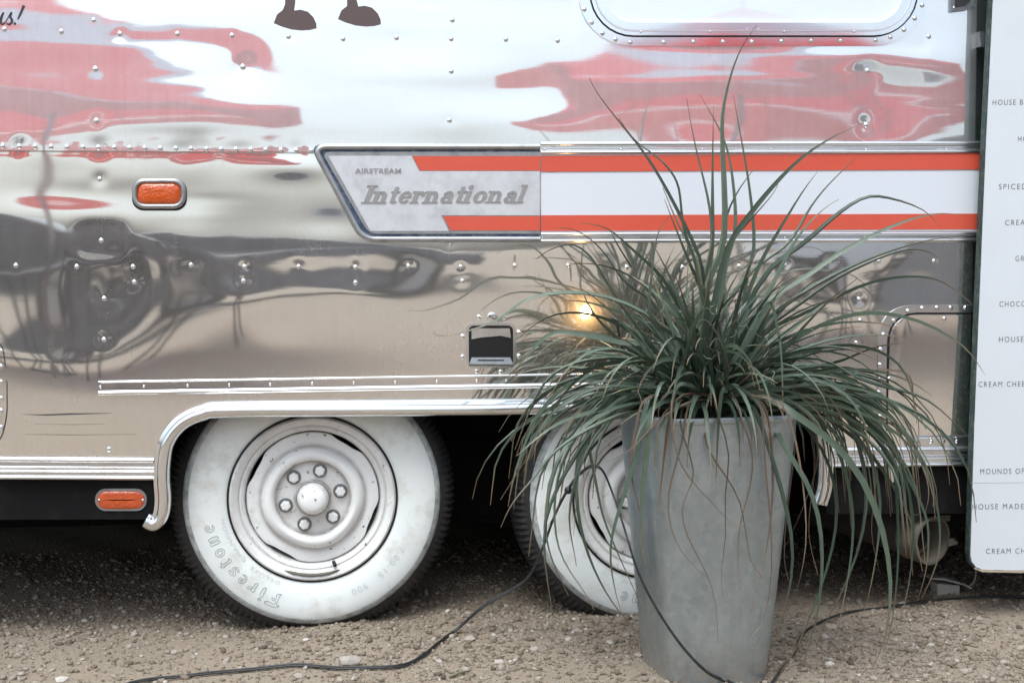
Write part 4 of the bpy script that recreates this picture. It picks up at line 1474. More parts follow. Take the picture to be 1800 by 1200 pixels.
c_ = PY
UP = [([(1275, 430), (1268, 253), (1271, 182), (1296, 95), (1330, 45)], c_ - .05, .0145), ([(1292, 414), (1289, 334), (1280, 269), (1263, 224), (1230, 166)], c_ + .02, .012),
      ([(1202, 411), (1196, 343), (1186, 311), (1160, 279), (1118, 250), (1088, 208)], c_ - .1, .0115), ([(1222, 437), (1173, 337), (1135, 273), (1096, 224), (1051, 166), (1036, 137)], c_ - .05, .0115),
      ([(1252, 437), (1249, 369), (1235, 308), (1217, 234), (1207, 173)], c_ + .12, .011), ([(1252, 437), (1252, 318), (1254, 186)], c_ + .1, .010),
      ([(1325, 437), (1317, 334), (1304, 253), (1289, 166)], c_ + .1, .011), ([(1305, 395), (1344, 344), (1392, 292), (1447, 250), (1518, 215)], c_ - .1, .0125),
      ([(1289, 421), (1354, 347), (1367, 324)], c_ + .05, .011), ([(1383, 437), (1415, 379), (1447, 334), (1483, 298), (1504, 277)], c_ + .12, .013),
      ([(1405, 437), (1457, 389), (1515, 347), (1560, 347), (1625, 368), (1653, 401)], c_ - .1, .012), ([(1400, 500), (1469, 449), (1559, 401), (1639, 375), (1692, 378)], c_ + .1, .0125),
      ([(1330, 576), (1409, 516), (1488, 472), (1567, 440), (1647, 418), (1675, 420)], c_ - .12, .013), ([(1377, 557), (1457, 497), (1520, 465), (1583, 440), (1624, 439), (1650, 453)], c_ + .0, .0125),
      ([(1400, 560), (1488, 513), (1552, 491), (1615, 486), (1662, 497), (1710, 535)], c_ + .1, .0115), ([(1384, 608), (1441, 570), (1504, 552), (1552, 551), (1615, 562), (1678, 595), (1710, 624), (1732, 660)], c_ - .05, .012),
      ([(1377, 646), (1425, 614), (1472, 605), (1520, 608), (1564, 624), (1593, 655), (1605, 693), (1612, 744)], c_ - .15, .0135), ([(1463, 640), (1533, 611), (1588, 602)], c_ - .05, .014),
      ([(1409, 649), (1463, 643), (1507, 665), (1567, 684), (1631, 700), (1698, 762)], c_ - .1, .0125), ([(1371, 595), (1440, 540), (1482, 514)], c_ - .1, .013),
      ([(1330, 580), (1350, 535), (1358, 535), (1365, 570), (1374, 617), (1377, 728)], c_ - .25, .012), ([(1206, 669), (1160, 626), (1083, 528), (1053, 467), (1022, 434), (998, 427), (961, 440), (943, 455)], c_ + .02, .013),
      ([(1175, 589), (1138, 553), (1068, 519), (992, 513), (931, 522), (900, 544), (871, 567), (827, 580), (782, 594), (760, 586)], c_ - .02, .0115),
      ([(1160, 596), (1114, 611), (1071, 596), (1022, 589), (976, 580), (949, 599), (924, 629), (884, 672)], c_ + .05, .0125), ([(1206, 675), (1160, 644), (1114, 635), (1053, 641), (1016, 666), (979, 706), (955, 757)], c_ - .15, .014),
      ([(1150, 641), (1083, 629), (1022, 635), (976, 654), (949, 684), (930, 724), (905, 790)], c_ - .05, .0135), ([(1132, 501), (1083, 473), (1037, 463), (1001, 464)], c_ + .1, .0115),
      ([(1251, 547), (1224, 492), (1202, 440), (1168, 350)], c_ - .08, .012), ([(1141, 565), (1144, 501), (1150, 437), (1160, 401), (1176, 382)], c_ - .05, .0115),
      ([(1160, 501), (1175, 482), (1190, 489)], c_, .010), ([(1193, 544), (1166, 489), (1111, 440), (1068, 400), (1020, 392)], c_ - .02, .0125),
      ([(1245, 560), (1230, 470), (1190, 390), (1165, 330)], c_ + .06, .012), ([(1300, 560), (1330, 470), (1372, 400), (1408, 340), (1440, 298)], c_ + .05, .0115),
      ([(1310, 600), (1360, 500), (1400, 420), (1445, 370), (1475, 350)], c_ - .05, .012), ([(1100, 500), (1060, 440), (1015, 405), (980, 400)], c_ + .14, .010), ([(1240, 520), (1262, 450), (1275, 380), (1300, 330), (1330, 292)], c_ + .02, .012),
      ([(1190, 650), (1130, 598), (1080, 566), (1020, 548), (960, 556), (915, 590)], c_ - .02, .014), ([(1200, 640), (1140, 570), (1085, 548), (1030, 530), (985, 528)], c_ + .06, .013),
      ([(1180, 660), (1110, 615), (1066, 575), (1040, 545), (1018, 500)], c_ + .08, .012)]
for pts, yt, w0 in UP:
    traced(pts, min(yt, -.06), w0, base=True, twist=random.uniform(-.6, .6))
DR = [([(1125, 721), (1076, 735), (1013, 766), (967, 801), (943, 836), (901, 882), (880, 927)], .0135), ([(1090, 710), (1027, 728), (967, 752), (908, 801)], .0125),
      ([(1048, 745), (1020, 791), (995, 829), (967, 885), (953, 945), (964, 1032), (971, 1076)], .0135), ([(1062, 749), (1030, 790), (1011, 847), (999, 910), (1009, 969), (1013, 994)], .0125),
      ([(1050, 730), (1034, 777), (1048, 847), (1058, 903), (1083, 966), (1121, 1050)], .0115), ([(1030, 760), (1013, 864), (1027, 952), (1055, 1022), (1086, 1071), (1125, 1116)], .011),
      ([(1010, 770), (980, 840), (974, 917), (988, 983), (1027, 1039), (1044, 1071)], .0105), ([(990, 790), (962, 890), (964, 966), (999, 1046)], .0105),
      ([(1125, 787), (1090, 892), (1072, 962), (1080, 1032), (1093, 1078)], .0115), ([(1146, 705), (1139, 770), (1128, 875), (1128, 945), (1134, 1001)], .013),
      ([(1230, 693), (1209, 677), (1187, 684), (1177, 757), (1170, 800)], .012), ([(1190, 690), (1175, 690), (1160, 706), (1157, 735)], .0115), ([(1285, 690), (1272, 682), (1266, 720), (1262, 775), (1258, 850)], .013),
      ([(1345, 700), (1360, 768), (1400, 816), (1428, 872), (1444, 940), (1444, 1020), (1436, 1092), (1408, 1176)], .014), ([(1384, 724), (1460, 768), (1520, 844), (1552, 932), (1568, 1020), (1560, 1120), (1532, 1176)], .0145),
      ([(1420, 715), (1512, 776), (1560, 840), (1600, 908), (1622, 1004)], .0145), ([(1440, 680), (1468, 700), (1496, 744), (1520, 820), (1524, 892), (1508, 972), (1476, 1052), (1436, 1120)], .0145),
      ([(1430, 760), (1460, 820), (1474, 892), (1464, 964), (1440, 1044), (1400, 1144), (1372, 1180)], .013), ([(1335, 740), (1360, 820), (1384, 900), (1396, 980), (1384, 1060), (1360, 1136)], .013),
      ([(1445, 750), (1480, 808), (1500, 900), (1496, 980), (1484, 1052), (1472, 1112)], .0115), ([(1480, 740), (1528, 800), (1548, 880), (1540, 980), (1524, 1060)], .0115),
      ([(1520, 750), (1568, 812), (1576, 868), (1580, 980), (1568, 1100), (1552, 1148)], .0125), ([(1530, 740), (1584, 820), (1620, 888), (1632, 932), (1628, 1004), (1612, 1056)], .0115),
      ([(1580, 740), (1636, 852), (1652, 924), (1648, 988), (1620, 1052)], .0115), ([(1555, 760), (1600, 870), (1606, 960), (1592, 1060), (1568, 1124)], .0115),
      ([(1360, 690), (1430, 690), (1500, 720), (1560, 770), (1600, 830)], .0135), ([(1380, 670), (1450, 670), (1530, 700), (1590, 760), (1640, 840), (1640, 890)], .0125),
      ([(1120, 690), (1050, 690), (985, 715), (945, 760), (920, 830)], .0135), ([(1110, 670), (1040, 660), (980, 690), (940, 740), (905, 830), (893, 890)], .0125)]
for pts, w0 in DR:
    left = pts[-1][0] < 1240
    traced(pts, c_ + random.uniform(-.18, -.02), w0, twist=random.uniform(-.8, .8))
DRY = [([(1090, 700), (995, 728), (939, 784), (880, 878)], .008), ([(1190, 655), (1150, 641), (1108, 638), (1089, 660), (1083, 693)], .009), ([(1170, 787), (1160, 875), (1149, 924)], .011),
       ([(1590, 650), (1604, 700), (1616, 752), (1608, 808)], .008), ([(1560, 740), (1600, 776), (1624, 824), (1634, 868), (1624, 908)], .009), ([(1400, 700), (1428, 708), (1452, 764), (1458, 820), (1452, 880), (1436, 888)], .009),
       ([(1230, 700), (1160, 735), (1110, 790), (1060, 815)], .006), ([(1215, 700), (1190, 740), (1225, 830), (1200, 880), (1205, 940), (1255, 1030), (1262, 1130)], .005),
       ([(1245, 720), (1235, 780), (1295, 860), (1310, 930), (1320, 990), (1345, 1018)], .005), ([(1300, 730), (1325, 800), (1315, 870), (1296, 940), (1300, 1035)], .005),
       ([(1180, 740), (1195, 820), (1250, 880), (1290, 925), (1310, 918)], .0045), ([(1340, 730), (1345, 830), (1358, 960), (1348, 1080), (1320, 1120)], .006), ([(1352, 740), (1360, 860), (1346, 980), (1322, 1075)], .007),
       ([(1200, 780), (1172, 870), (1185, 950), (1225, 1000), (1250, 1020)], .005), ([(1390, 740), (1412, 850), (1418, 960), (1400, 1040)], .006), ([(1400, 730), (1385, 880), (1378, 980), (1390, 1030)], .006), ([(1410, 720), (1440, 800), (1408, 900), (1380, 960)], .006),
       ([(1260, 735), (1290, 800), (1268, 870), (1282, 940), (1262, 1010), (1275, 1060)], .0045),
       ([(1120, 740), (1105, 830), (1128, 900), (1118, 970)], .006),
       ([(1420, 730), (1432, 830), (1420, 930), (1438, 1010)], .006), ([(1500, 740), (1540, 830), (1530, 930), (1548, 1010)], .005), ([(1060, 745), (1000, 800), (985, 880), (960, 930)], .006),
       ([(1280, 640), (1262, 590), (1240, 560), (1215, 572)], .006), ([(1330, 650), (1345, 620), (1330, 595)], .008), ([(1110, 470), (1085, 430), (1070, 400)], .005), ([(1001, 464), (1003, 480), (1004, 496)], .005)]
for pts, w0 in DRY:
    traced(pts, c_ - random.uniform(.14, .24) if 1100 < pts[-1][0] < 1360 else c_ + random.uniform(-.15, .05), w0, dry=True, twist=random.uniform(-2, 2), base=pts[0][1] > 600)

def rand_leaf(az, el, L, w0, droop, dry=False):
    r0 = random.uniform(0, .085)
    a2 = random.uniform(0, 6.283)
    p = Vector((PX + r0 * math.cos(a2), PY + r0 * math.sin(a2), PH - .03))
    n = 13
    pts = [p.copy()]
    e = el
    az_ = az
    for i in range(n):
        s = (i + 1) / n
        p = p + Vector((math.cos(e) * math.cos(az_), math.cos(e) * math.sin(az_), math.sin(e))) * (L / n)
        e = max(-1.45, e - droop * (.35 + 1.5 * s) / n)
        az_ += random.uniform(-.03, .03)
        if p.y > -.05: p.y = -.05 - .2 * (p.y + .05) * random.random()
        # keep clear of the pot's wall and of the ground
        if i > 2 and p.z < PH + .006 and abs(p.x - PX) < PHT + .008 and abs(p.y - PY) < PHT + .008: break
        if p.z < .02: p.z = .02
        pts.append(p.copy())
    if len(pts) > 8: leaf_mesh(pts, w0 * 1.1, dry, twist=random.uniform(-1, 1))
target = 345
for _ in range(22):
    rand_leaf(random.uniform(-2.7, -.45), R(random.uniform(28, 55)), random.uniform(.22, .36), random.uniform(.010, .013), random.uniform(2.2, 3.2))
while LEAFN[0] < target:
    k = LEAFN[0]
    az = random.uniform(0, 6.283)
    u = random.random()
    if u < .34:
        rand_leaf(az, R(random.uniform(58, 84)), random.uniform(.26, .50), random.uniform(.010, .0145), random.uniform(.2, 1.0))
    elif u < .80:
        rand_leaf(az, R(random.uniform(25, 60)), random.uniform(.30, .56), random.uniform(.0105, .0145), random.uniform(.8, 2.0))
    elif u < .93:
        rand_leaf(random.choice((random.uniform(2.5, 3.9), random.uniform(-.7, .7))), R(random.uniform(15, 40)), random.uniform(.40, .66), random.uniform(.011, .014), random.uniform(1.6, 2.7))
    else:
        rand_leaf(az, R(random.uniform(20, 60)), random.uniform(.22, .42), random.uniform(.005, .008), random.uniform(1.2, 3.0), dry=True)
# finer blades packed among them
MASS = ([], [], [])
for k in range(170):
    u = random.random()
    az = random.uniform(0, 6.283)
    if u < .45:
        rand_leaf(az, R(random.uniform(40, 80)), random.uniform(.24, .46), random.uniform(.006, .009), random.uniform(.4, 1.4))
    elif u < .75:
        rand_leaf(random.choice((random.uniform(2.4, 4.0), random.uniform(-.8, .8))), R(random.uniform(20, 50)), random.uniform(.34, .60), random.uniform(.006, .009), random.uniform(1.4, 2.6))
    else:
        rand_leaf(random.uniform(-.6, .5), R(random.uniform(20, 42)), random.uniform(.50, .80), random.uniform(.007, .010), random.uniform(1.9, 2.8))
me = bpy.data.meshes.new('fine_leaves')
me.from_pydata(MASS[0], [], MASS[1])
me.attributes.new('along', 'FLOAT', 'POINT').data.foreach_set('value', MASS[2])
me.materials.append(MAT['leaf_green'])
me.polygons.foreach_set('use_smooth', [True] * len(me.polygons))
me.set_sharp_from_angle(angle=R(50))
o = bpy.data.objects.new('fine_leaves', me)
COL.objects.link(o)
reg(o, plant, ORG[plant.name])
o['kind'] = 'stuff'
# curled white threads along the leaf edges
mb = MB()
for _ in range(80):
    a = random.uniform(0, 6.283); r_ = abs(random.gauss(0, .12)) + .02
    p0 = Vector((PX + r_ * 1.25 * math.cos(a), min(-.06, PY + r_ * math.sin(a) - .07), PH + random.uniform(.0, .26)))
    cr = random.uniform(.0025, .0065)
    ax1 = Vector((random.gauss(0, 1), random.gauss(0, .4), random.gauss(0, 1))).normalized()
    ax2 = ax1.cross(Vector((.2, 1, .1))).normalized()
    dr = Vector((random.gauss(0, .012), random.gauss(0, .005), random.gauss(0, .020)))
    turns = random.uniform(.5, 1.3)
    pts = [p0 + dr * t + (ax1 * math.cos(6.283 * turns * t) + ax2 * math.sin(6.283 * turns * t)) * cr * (1 - .4 * t) for t in np.linspace(0, 1, int(9 * turns) + 4)]
    mb.tube(pts, .00027, 4, cap=False)
o = mb.build('curled_threads', 'curl_white', plant)
o['kind'] = 'stuff'

# small warm spotlight staked in the pot behind the leaves, lighting the sheet
sp = empty('garden_spotlight', P(1105, 720, -.20))
tag(sp, 'small warm garden spotlight hidden in the leaves, glowing against the aluminium', 'lamp')
lp = P(1075, 562, -.17)
t = NT('lamp_glow')
em = t.n('ShaderNodeEmission')
em.inputs[0].default_value = (1, .50, .16, 1); em.inputs[1].default_value = 5
t.out(em.outputs[0])
dirv = Vector((-.35, .75, -.05)).normalized()
MB().tube([lp - dirv * .03, lp - dirv * .026, lp], [.004, .006, .0075], 16).build('housing', 'gasket', sp, auto=40)
MB().tube([lp + dirv * .0005, lp + dirv * .004], [.0058, .004], 16).build('bulb', 'lamp_glow', sp)
MB().tube([lp - dirv * .02 + Vector((0, 0, -.006)), P(1100, 640, -.19), P(1130, 735, -.24)], .0028, 8).build('stake', 'gasket', sp)
pl = bpy.data.lights.new('spotlight_bulb', 'POINT')
pl.energy = .35
pl.color = (1, .55, .20)
pl.shadow_soft_size = .014
po = bpy.data.objects.new('spotlight_bulb', pl)
COL.objects.link(po)
po.rotation_euler = dirv.to_track_quat('-Z', 'Y').to_euler()
reg(po, sp, lp + dirv * .02)

# ================================================================== CORDS AND BITS ON THE GROUND
def onground(px, py, lift=.004):
    p = G(px, py)
    p.z = float(gh(p.x, p.y)) + lift
    return p
pts = [onground(x, y, .0055) for x, y in ((120, 1230), (245, 1197), (340, 1187), (430, 1180), (490, 1178), (600, 1177), (700, 1173), (745, 1157), (770, 1137))]
pts += [P(800, 1108, -.03), P(850, 1065, -.05), P(900, 1035, -.06), P(930, 1012, -.08), P(955, 960, -.12), P(975, 905, -.16), P(997, 862, -.22), P(1020, 832, -.26), P(1042, 818, -.30), P(1060, 828, -.33), P(1078, 870, -.37), P(1098, 930, PY - .17), P(1120, 1000, PY - .20), P(1150, 1062, PY - .205), P(1195, 1130, PY - .20), P(1240, 1178, PY - .19)]
pts += [onground(1275, 1204, .006), onground(1310, 1225, .006)]
q = catmull(pts, 6)
for p in q: p.z = max(p.z, float(gh(p.x, p.y)) + .0075)
cm = MB()
off = Vector((0, .0022, .0012))
cm.tube([p + off for p in q], .0025, 8); cm.tube([p - off for p in q], .0025, 8)
cord = cm.build('power_cord', 'cord_black', None, True)
tag(cord, 'black twin power cord from the front tyre up and over the planter face', 'cord')
kn = P(999, 861, -.225)
MB().lathe([(.0015, -.011), (.008, -.008), (.010, 0), (.008, .008), (.0015, .011)], kn, 14).build('connector', 'cord_black', cord, True)
pts = [onground(x, y, .006) for x, y in ((1350, 1210), (1372, 1180), (1395, 1150), (1410, 1115), (1440, 1090), (1490, 1074), (1560, 1064), (1650, 1056), (1760, 1055), (1900, 1062))]
cord2 = MB().tube(catmull(pts, 6), .0034, 8).build('power_cord', 'cord_black', None, True)
tag(cord2, 'black cord lying on gravel right of the planter, under the menu board', 'cord')
# flat plastic piece and block below the waste pipe
bp = onground(1668, 1046, 0)
blk = empty('plastic_block', bp)
tag(blk, 'small pale plastic block with a tilted strip on the gravel below the waste pipe', 'block')
MB().prism([bp + Vector(d) for d in ((-.034, 0, -.006), (.032, 0, -.008), (.032, 0, .024), (-.036, 0, .031))], .05).build('base', 'plastic_pale', blk)
mb = MB()
mb.prism([bp + Vector(d) for d in ((-.058, -.008, .046), (-.02, -.008, .043), (.04, -.008, .026), (.064, -.008, .014), (.066, -.008, .018), (.04, -.008, .031), (-.02, -.008, .049), (-.058, -.008, .050))], .055)
mb.build('strip', 'plastic_pale', blk)
wr = MB().tube(catmull([bp + Vector((.062, .01, .018)), bp + Vector((.078, .01, .028)), bp + Vector((.082, .005, .055)), bp + Vector((.070, -.02, .095)), bp + Vector((.068, -.03, .12))], 6), .0022, 6).build('wire', 'plastic_pale', blk, True)
# twig and a dead leaf
tw = MB().tube([onground(790, 1192, .006), onground(806, 1188, .008), onground(824, 1184, .006)], [.003, .0035, .002], 6).build('twig', 'leaf_dry', None, True)
tag(tw, 'short brown twig on the gravel right of the pale stone', 'twig')

# ================================================================== MENU BOARD
BY = -.062
bcx = P(1850, 1003, BY)
board = empty('menu_board', bcx)
tag(board, 'white printed menu board with rounded corner hanging at the right edge', 'sign')
def PB(x, y, off=0.): return P(x, y, BY - off)
el = [(2140, 1012), (1727, 1003), (1714, 998), (1706, 988), (1703.5, 975)]
edge = el + [(1710, 760), (1718, 560), (1731, 250), (1743, 0), (1760, -480), (2140, -480)]
MB().prism([PB(x, y) for x, y in edge], .026).build('panel', 'board_edge', board)
ins = [(2138, 1009.5), (1727, 1000.5), (1716, 996), (1708.5, 987), (1706, 975)]
MB().prism([PB(x, y, .0012) for x, y in ins + [(1712.5, 760), (1720.5, 560), (1733.5, 250), (1745.5, 0), (1762.5, -478), (2138, -478)]], .0012).build('printed_sheet', 'board_white', board)
tb = MB()
tor = [(1716, 996.5)] + [(1720 + 18 * k, 1000.6 + .4 * k + random.uniform(-1.5, .8)) for k in range(22)] + [(2110, 1012), (1727, 1005), (1712, 999)]
tb.prism([PB(x, y, .0018) for x, y in tor], .0016).build('torn_edge', 'torn_edge', board)
MB().prism([PB(x, y, .0016) for x, y in ((1705, 848.3), (2138, 843), (2138, 843.7), (1705, 849))], .0004).build('crease', 'plastic_pale', board)
for body, x, y, wd_ in (('HOUSE BA', 1745, 185, 62), ('HO', 1789.5, 249, 16), ('SPICED', 1756, 333, 48), ('CREA', 1767, 396, 34), ('GR', 1785, 459, 15.5), ('CHOCO', 1757, 539, 46),
                        ('HOUSE', 1756, 601, 43), ('CREAM CHEE', 1720, 680, 81), ('MOUNDS OF', 1723, 833, 77), ('HOUSE MADE', 1709.5, 895, 90), ('CREAM CH', 1733.5, 973, 68)):
    place_text(body, x, y, 9.6, 'lettering', 'board_ink', board, .0017, PB, 1.3, -.012, width_px=wd_, extr=.0003, slope=-.012, tilt=.03)
for y in (70, -330):
    MB().prism([W(x, yy, .03) for x, yy in ((1722, y - 14), (1748, y - 16), (1748, y + 14), (1724, y + 12))], .06).build('hinge_bracket', 'steel_dark', board)
    a = W(1738, y, .03)
    MB().box((a.x - .004, BY + .026, a.z - .016), (a.x + .10, -.028, a.z + .016)).build('standoff', 'steel_dark', board)

#ENVIRONMENT
# ================================================================== ACROSS THE YARD (what the polished sheet mirrors)
def canvas(name, col):
    t = NT(name)
    c = t.mix(t.noise(t.coords(kind='World'), 12), tuple(x * .9 for x in col), col)
    d = t.n('ShaderNodeBsdfDiffuse'); t.l(c, d.inputs[0])
    tr = t.n('ShaderNodeBsdfTranslucent'); t.l(c, tr.inputs[0])
    m = t.n('ShaderNodeMixShader'); m.inputs[0].default_value = .35
    t.l(d.outputs[0], m.inputs[1]); t.l(tr.outputs[0], m.inputs[2])
    t.out(m.outputs[0])
canvas('canvas_red', (.76, .075, .07))
canvas('canvas_grey', (.50, .49, .56))
canvas('canvas_coral', (.84, .20, .165))
simple('pole_grey', (.45, .45, .45), .4, .6, .1)
simple('metal_black', (.012, .012, .014), .45, .2, .2)
simple('car_navy', (.020, .028, .050), .25, .2, .05, 3, **{'Coat Weight': .6})
simple('car_charcoal', (.030, .031, .033), .3, .2, .05, 3, **{'Coat Weight': .5})
simple('car_glass', (.02, .025, .03), .08, 0, .05)
simple('van_white', (.72, .75, .78), .35, 0, .03, 3, **{'Coat Weight': .4})
simple('shed_grey', (.10, .11, .13), .6, .2, .2, 6)
simple('shed_roof', (.07, .07, .075), .7, 0, .2, 6)
simple('tail_red', (.5, .02, .015), .25, 0, .1)

def umbrella(x, y, r, z0, z1, rot, label):
    root = empty('patio_umbrella', (x, y, 0))
    tag(root, label, 'umbrella', 'red umbrellas across the yard')
    n = 8
    def ringp(rr, z, k, sag=0.):
        a = rot + 2 * math.pi * k / n
        return Vector((x + rr * math.cos(a), y + rr * math.sin(a), z - sag))
    vs, fs = [], []
    lev = [(0.04, z1), (r * .35, z1 - (z1 - z0) * .26), (r * .7, z1 - (z1 - z0) * .60), (r, z0)]
    m2 = 4
    for li, (rr, z) in enumerate(lev):
        for k in range(n * m2):
            f = (k % m2) / m2
            a, b = ringp(rr, z, k // m2), ringp(rr, z, k // m2 + 1)
            p = a.lerp(b, f)
            p.z -= .05 * math.sin(math.pi * f) * (rr / r)
            vs.append(p)
    N = n * m2
    for i in range(len(lev) - 1):
        for k in range(N):
            fs.append((i * N + k, (i + 1) * N + k, (i + 1) * N + (k + 1) % N, i * N + (k + 1) % N))
    MB().add(vs, [f for i, f in enumerate(fs) if not N <= i < 2 * N]).build('canopy', 'canvas_red', root, auto=25)
    MB().add(vs, fs[N:2 * N]).build('canopy_band', 'canvas_grey', root, auto=25)
    e = vs[-N:]
    v2 = [p + Vector((0, 0, -.015)) for p in e] + [p + Vector((0, 0, -.17)) for p in e]
    MB().add(v2, [(k, N + k, N + (k + 1) % N, (k + 1) % N) for k in range(N)]).build('valance', 'canvas_coral', root)
    for k in range(n):
        MB().tube([Vector((x, y, z1 - .05)), ringp(r * .98, z0 - .02, k)], .010, 6).build('rib', 'pole_grey', root)
        MB().tube([Vector((x, y, z0 - .10)), ringp(r * .5, z0 + (z1 - z0) * .45, k)], .007, 6).build('strut', 'pole_grey', root)
    MB().tube([(x, y, 0), (x, y, z1 + .06)], .022, 12).build('pole', 'pole_grey', root, True)
    MB().lathe([(.30, 0), (.30, .05), (.06, .09), (.035, .25), (.001, .25)], (x, y, 0), 24, axis='Z').build('base', 'metal_black', root, auto=40)
umbrella(-1.75, -6.2, 1.70, 2.12, 2.80, .15, 'red patio umbrella with grey valance mirrored in the sheet left of the shoes')
umbrella(2.95, -6.3, 1.60, 2.28, 2.86, .42, 'red patio umbrella mirrored in the sheet below the window')
umbrella(7.1, -7.4, 1.60, 2.50, 3.1, .30, 'red patio umbrella mirrored at the right end of the upper sheet')

def table(x, y, label):
    root = empty('cafe_table', (x, y, 0))
    tag(root, label, 'table', 'tables under the umbrellas')
    MB().lathe([(.055, .715), (.44, .715), (.45, .73), (.44, .745), (.055, .745), (.055, .715)], (x, y, 0), 32, axis='Z').build('table_top', 'metal_black', root, auto=40)
    for k in range(4):
        a = R(45 + 90 * k)
        MB().tube([(x + .34 * math.cos(a), y + .34 * math.sin(a), 0), (x + .20 * math.cos(a), y + .20 * math.sin(a), .38), (x + .33 * math.cos(a), y + .33 * math.sin(a), .715)], .014, 8).build('leg', 'metal_black', root, True)
table(-1.75, -6.2, 'round black cafe table mirrored low in the sheet left of the wheel')
table(2.95, -6.3, 'round black cafe table mirrored low in the sheet behind the plant')

CH = {}
def chair(x, y, rz, label):
    root = empty('metal_chair', (x, y, 0))
    root.rotation_euler = (0, 0, rz)
    tag(root, label, 'chair', 'black metal chairs around the tables')
    if not CH:
        L = []
        L.append(('seat', share(MB().prism([Vector((sx, -.20, z_)) for sx, z_ in ((-.20, .44), (.20, .44), (.21, .455), (-.21, .455))], .40), 'seat', 'metal_black')))
        for sx in (-1, 1):
            L.append(('leg', share(MB().tube([(sx * .21, -.21, 0), (sx * .19, -.18, .44)], .013, 8), 'leg', 'metal_black')))
            L.append(('leg', share(MB().tube([(sx * .22, .25, 0), (sx * .19, .18, .44), (sx * .18, .25, .86)], .013, 8), 'leg', 'metal_black')))
            L.append(('arm', share(MB().tube(catmull([Vector((sx * .20, -.18, .44)), Vector((sx * .25, -.16, .64)), Vector((sx * .25, .05, .66)), Vector((sx * .19, .22, .64))], 4), .012, 8), 'arm', 'metal_black')))
        for z_ in (.60, .72, .84):
            L.append(('back_slat', share(MB().box((-.18, .20 + (z_ - .5) * .14, z_ - .03), (.18, .215 + (z_ - .5) * .14, z_ + .03)), 'back_slat', 'metal_black')))
        CH['p'] = L
    for nm, me in CH['p']:
        o = bpy.data.objects.new(nm, me)
        COL.objects.link(o)
        o.parent = root
for (x, y, rz, lab) in ((-2.35, -6.0, 1.7, 'black metal chair left of the table mirrored beside the front wheel'), (-1.35, -5.35, 3.3, 'black metal chair on the trailer side of the table mirrored beside the front wheel'),
                        (-.75, -6.35, -1.5, 'black metal chair right of the table mirrored beside the front wheel'), (2.15, -5.9, 1.6, 'black metal chair left of the table mirrored behind the plant'),
                        (3.1, -5.1, 3.0, 'black metal chair on the trailer side of the table mirrored behind the plant'), (3.8, -6.1, -1.4, 'black metal chair right of the table mirrored behind the plant')):
    chair(x, y, rz, lab)

def car(x, y, label, paint, name, side, glass, L, Wd, cat):
    """side: closed outline (x, z) of the body; glass: list of window outlines"""
    root = empty(name, (x, y, 0))
    tag(root, label, cat)
    n = len(side)
    vs, fs = [], []
    for yy, s in ((-.5, .97), (-.46, 1.), (.46, 1.), (.5, .97)):
        for (a, z) in side:
            k = 1 - .10 * max(0, (z - .95)) if abs(yy) > .47 else 1 - .0 * z
            vs.append((x + a * s, y + yy * Wd * (1 - .16 * max(0, z - .9)), .55 + (z - .55) * s))
    for i in range(3):
        for j in range(n):
            fs.append((i * n + j, i * n + (j + 1) % n, (i + 1) * n + (j + 1) % n, (i + 1) * n + j))
    fs += [tuple(range(n))[::-1], tuple(3 * n + j for j in range(n))]
    MB().add(vs, fs).build('body', paint, root, auto=40)
    for g in glass:
        for s_ in (-1, 1):
            q = [Vector((x + a, y + s_ * (Wd * .5 * (1 - .16 * max(0, z - .9)) + .006), z)) for a, z in g]
            MB().prism(q, .012, (0, -s_, 0)).build('window', 'car_glass', root)
    for wx in (-L * .31, L * .30):
        for s_ in (-1, 1):
            wl = MB().lathe([(.20, -.11), (.31, -.11), (.335, -.07), (.335, .07), (.31, .11), (.20, .11)], (x + wx, y + s_ * (Wd * .5 - .07), .335), 28).build('wheel', 'black_rubber', root, auto=40)
            MB().lathe([(.21, .09 * s_), (.19, .10 * s_), (.06, .07 * s_), (.001, .08 * s_)], (x + wx, y + s_ * (Wd * .5 - .07), .335), 20).build('hub', 'pole_grey', wl, auto=40)
    for wx, mt in ((-L * .5 + .03, 'tail_red'), (L * .5 - .03, 'pole_grey')):
        for s_ in (-1, 1):
            MB().box((x + wx - .05, y + s_ * Wd * .40 - .1, .78), (x + wx + .05, y + s_ * Wd * .40 + .1, .92)).build('light', mt, root)
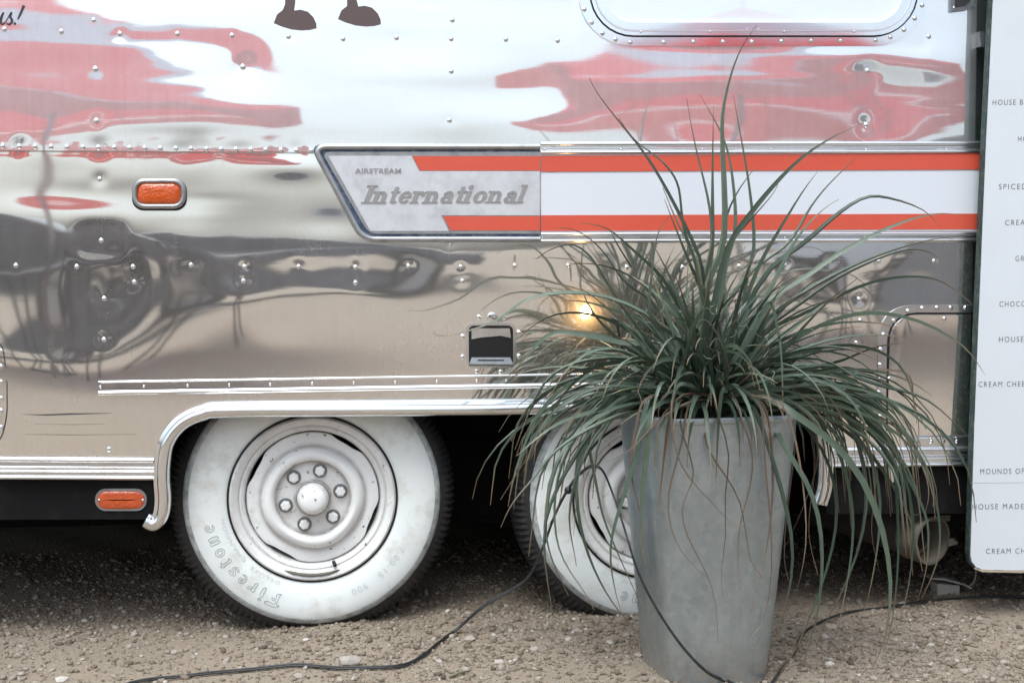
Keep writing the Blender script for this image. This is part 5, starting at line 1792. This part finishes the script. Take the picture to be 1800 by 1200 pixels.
car(-.25, -14.5, 'dark navy parked car mirrored as a dark band left of the badge', 'car_navy', 'parked_car',
    [(-2.25, .35), (2.2, .35), (2.28, .6), (2.2, .84), (1.15, .98), (.45, 1.46), (-1.2, 1.50), (-1.95, 1.02), (-2.28, .92)],
    [[(.98, 1.0), (.40, 1.38), (-.25, 1.40), (-.25, 1.0)], [(-.32, 1.0), (-.32, 1.40), (-1.15, 1.40), (-1.70, 1.02)]], 4.5, 1.8, 'car')
car(-3.7, -11.6, 'dark charcoal parked car mirrored in the dented sheet below the marker lamp', 'car_charcoal', 'parked_car',
    [(-2.3, .35), (2.25, .35), (2.32, .6), (2.28, .98), (1.25, 1.10), (.75, 1.66), (-2.0, 1.70), (-2.3, 1.08), (-2.35, .9)],
    [[(1.05, 1.12), (.66, 1.56), (-.25, 1.58), (-.25, 1.12)], [(-.32, 1.12), (-.32, 1.58), (-1.85, 1.58), (-2.05, 1.14)]], 4.6, 1.85, 'car')
car(10.2, -21.0, 'white delivery van mirrored pale in the sheet right of the plant', 'van_white', 'delivery_van',
    [(-2.7, .40), (2.6, .40), (2.72, .7), (2.6, 1.05), (2.0, 1.2), (1.35, 2.10), (1.0, 2.25), (-2.6, 2.28), (-2.75, 2.1)],
    [[(1.75, 1.22), (1.22, 1.95), (.55, 1.95), (.55, 1.22)]], 5.4, 1.95, 'van')
sh = empty('grey_shed', (8.6, -10.2, 0))
tag(sh, 'dark grey metal shed mirrored at the right end beside the menu board', 'shed')
MB().box((6.6, -12.2, 0), (10.6, -9.6, 2.35)).build('wall', 'shed_grey', sh)
mb = MB(); mb.prism([Vector((6.4, -9.35, 2.35)), Vector((10.8, -9.35, 2.35)), Vector((10.8, -9.35, 2.45)), Vector((8.6, -9.35, 2.95)), Vector((6.4, -9.35, 2.45))], -3.1)
mb.build('roof', 'shed_roof', sh)
dr_ = MB(); dr_.box((7.3, -9.6, 0), (8.2, -9.56, 2.0)); d_ = dr_.build('door', 'shed_roof', sh)
MB().box((8.05, -9.56, .95), (8.12, -9.50, 1.05)).build('handle', 'pole_grey', d_)
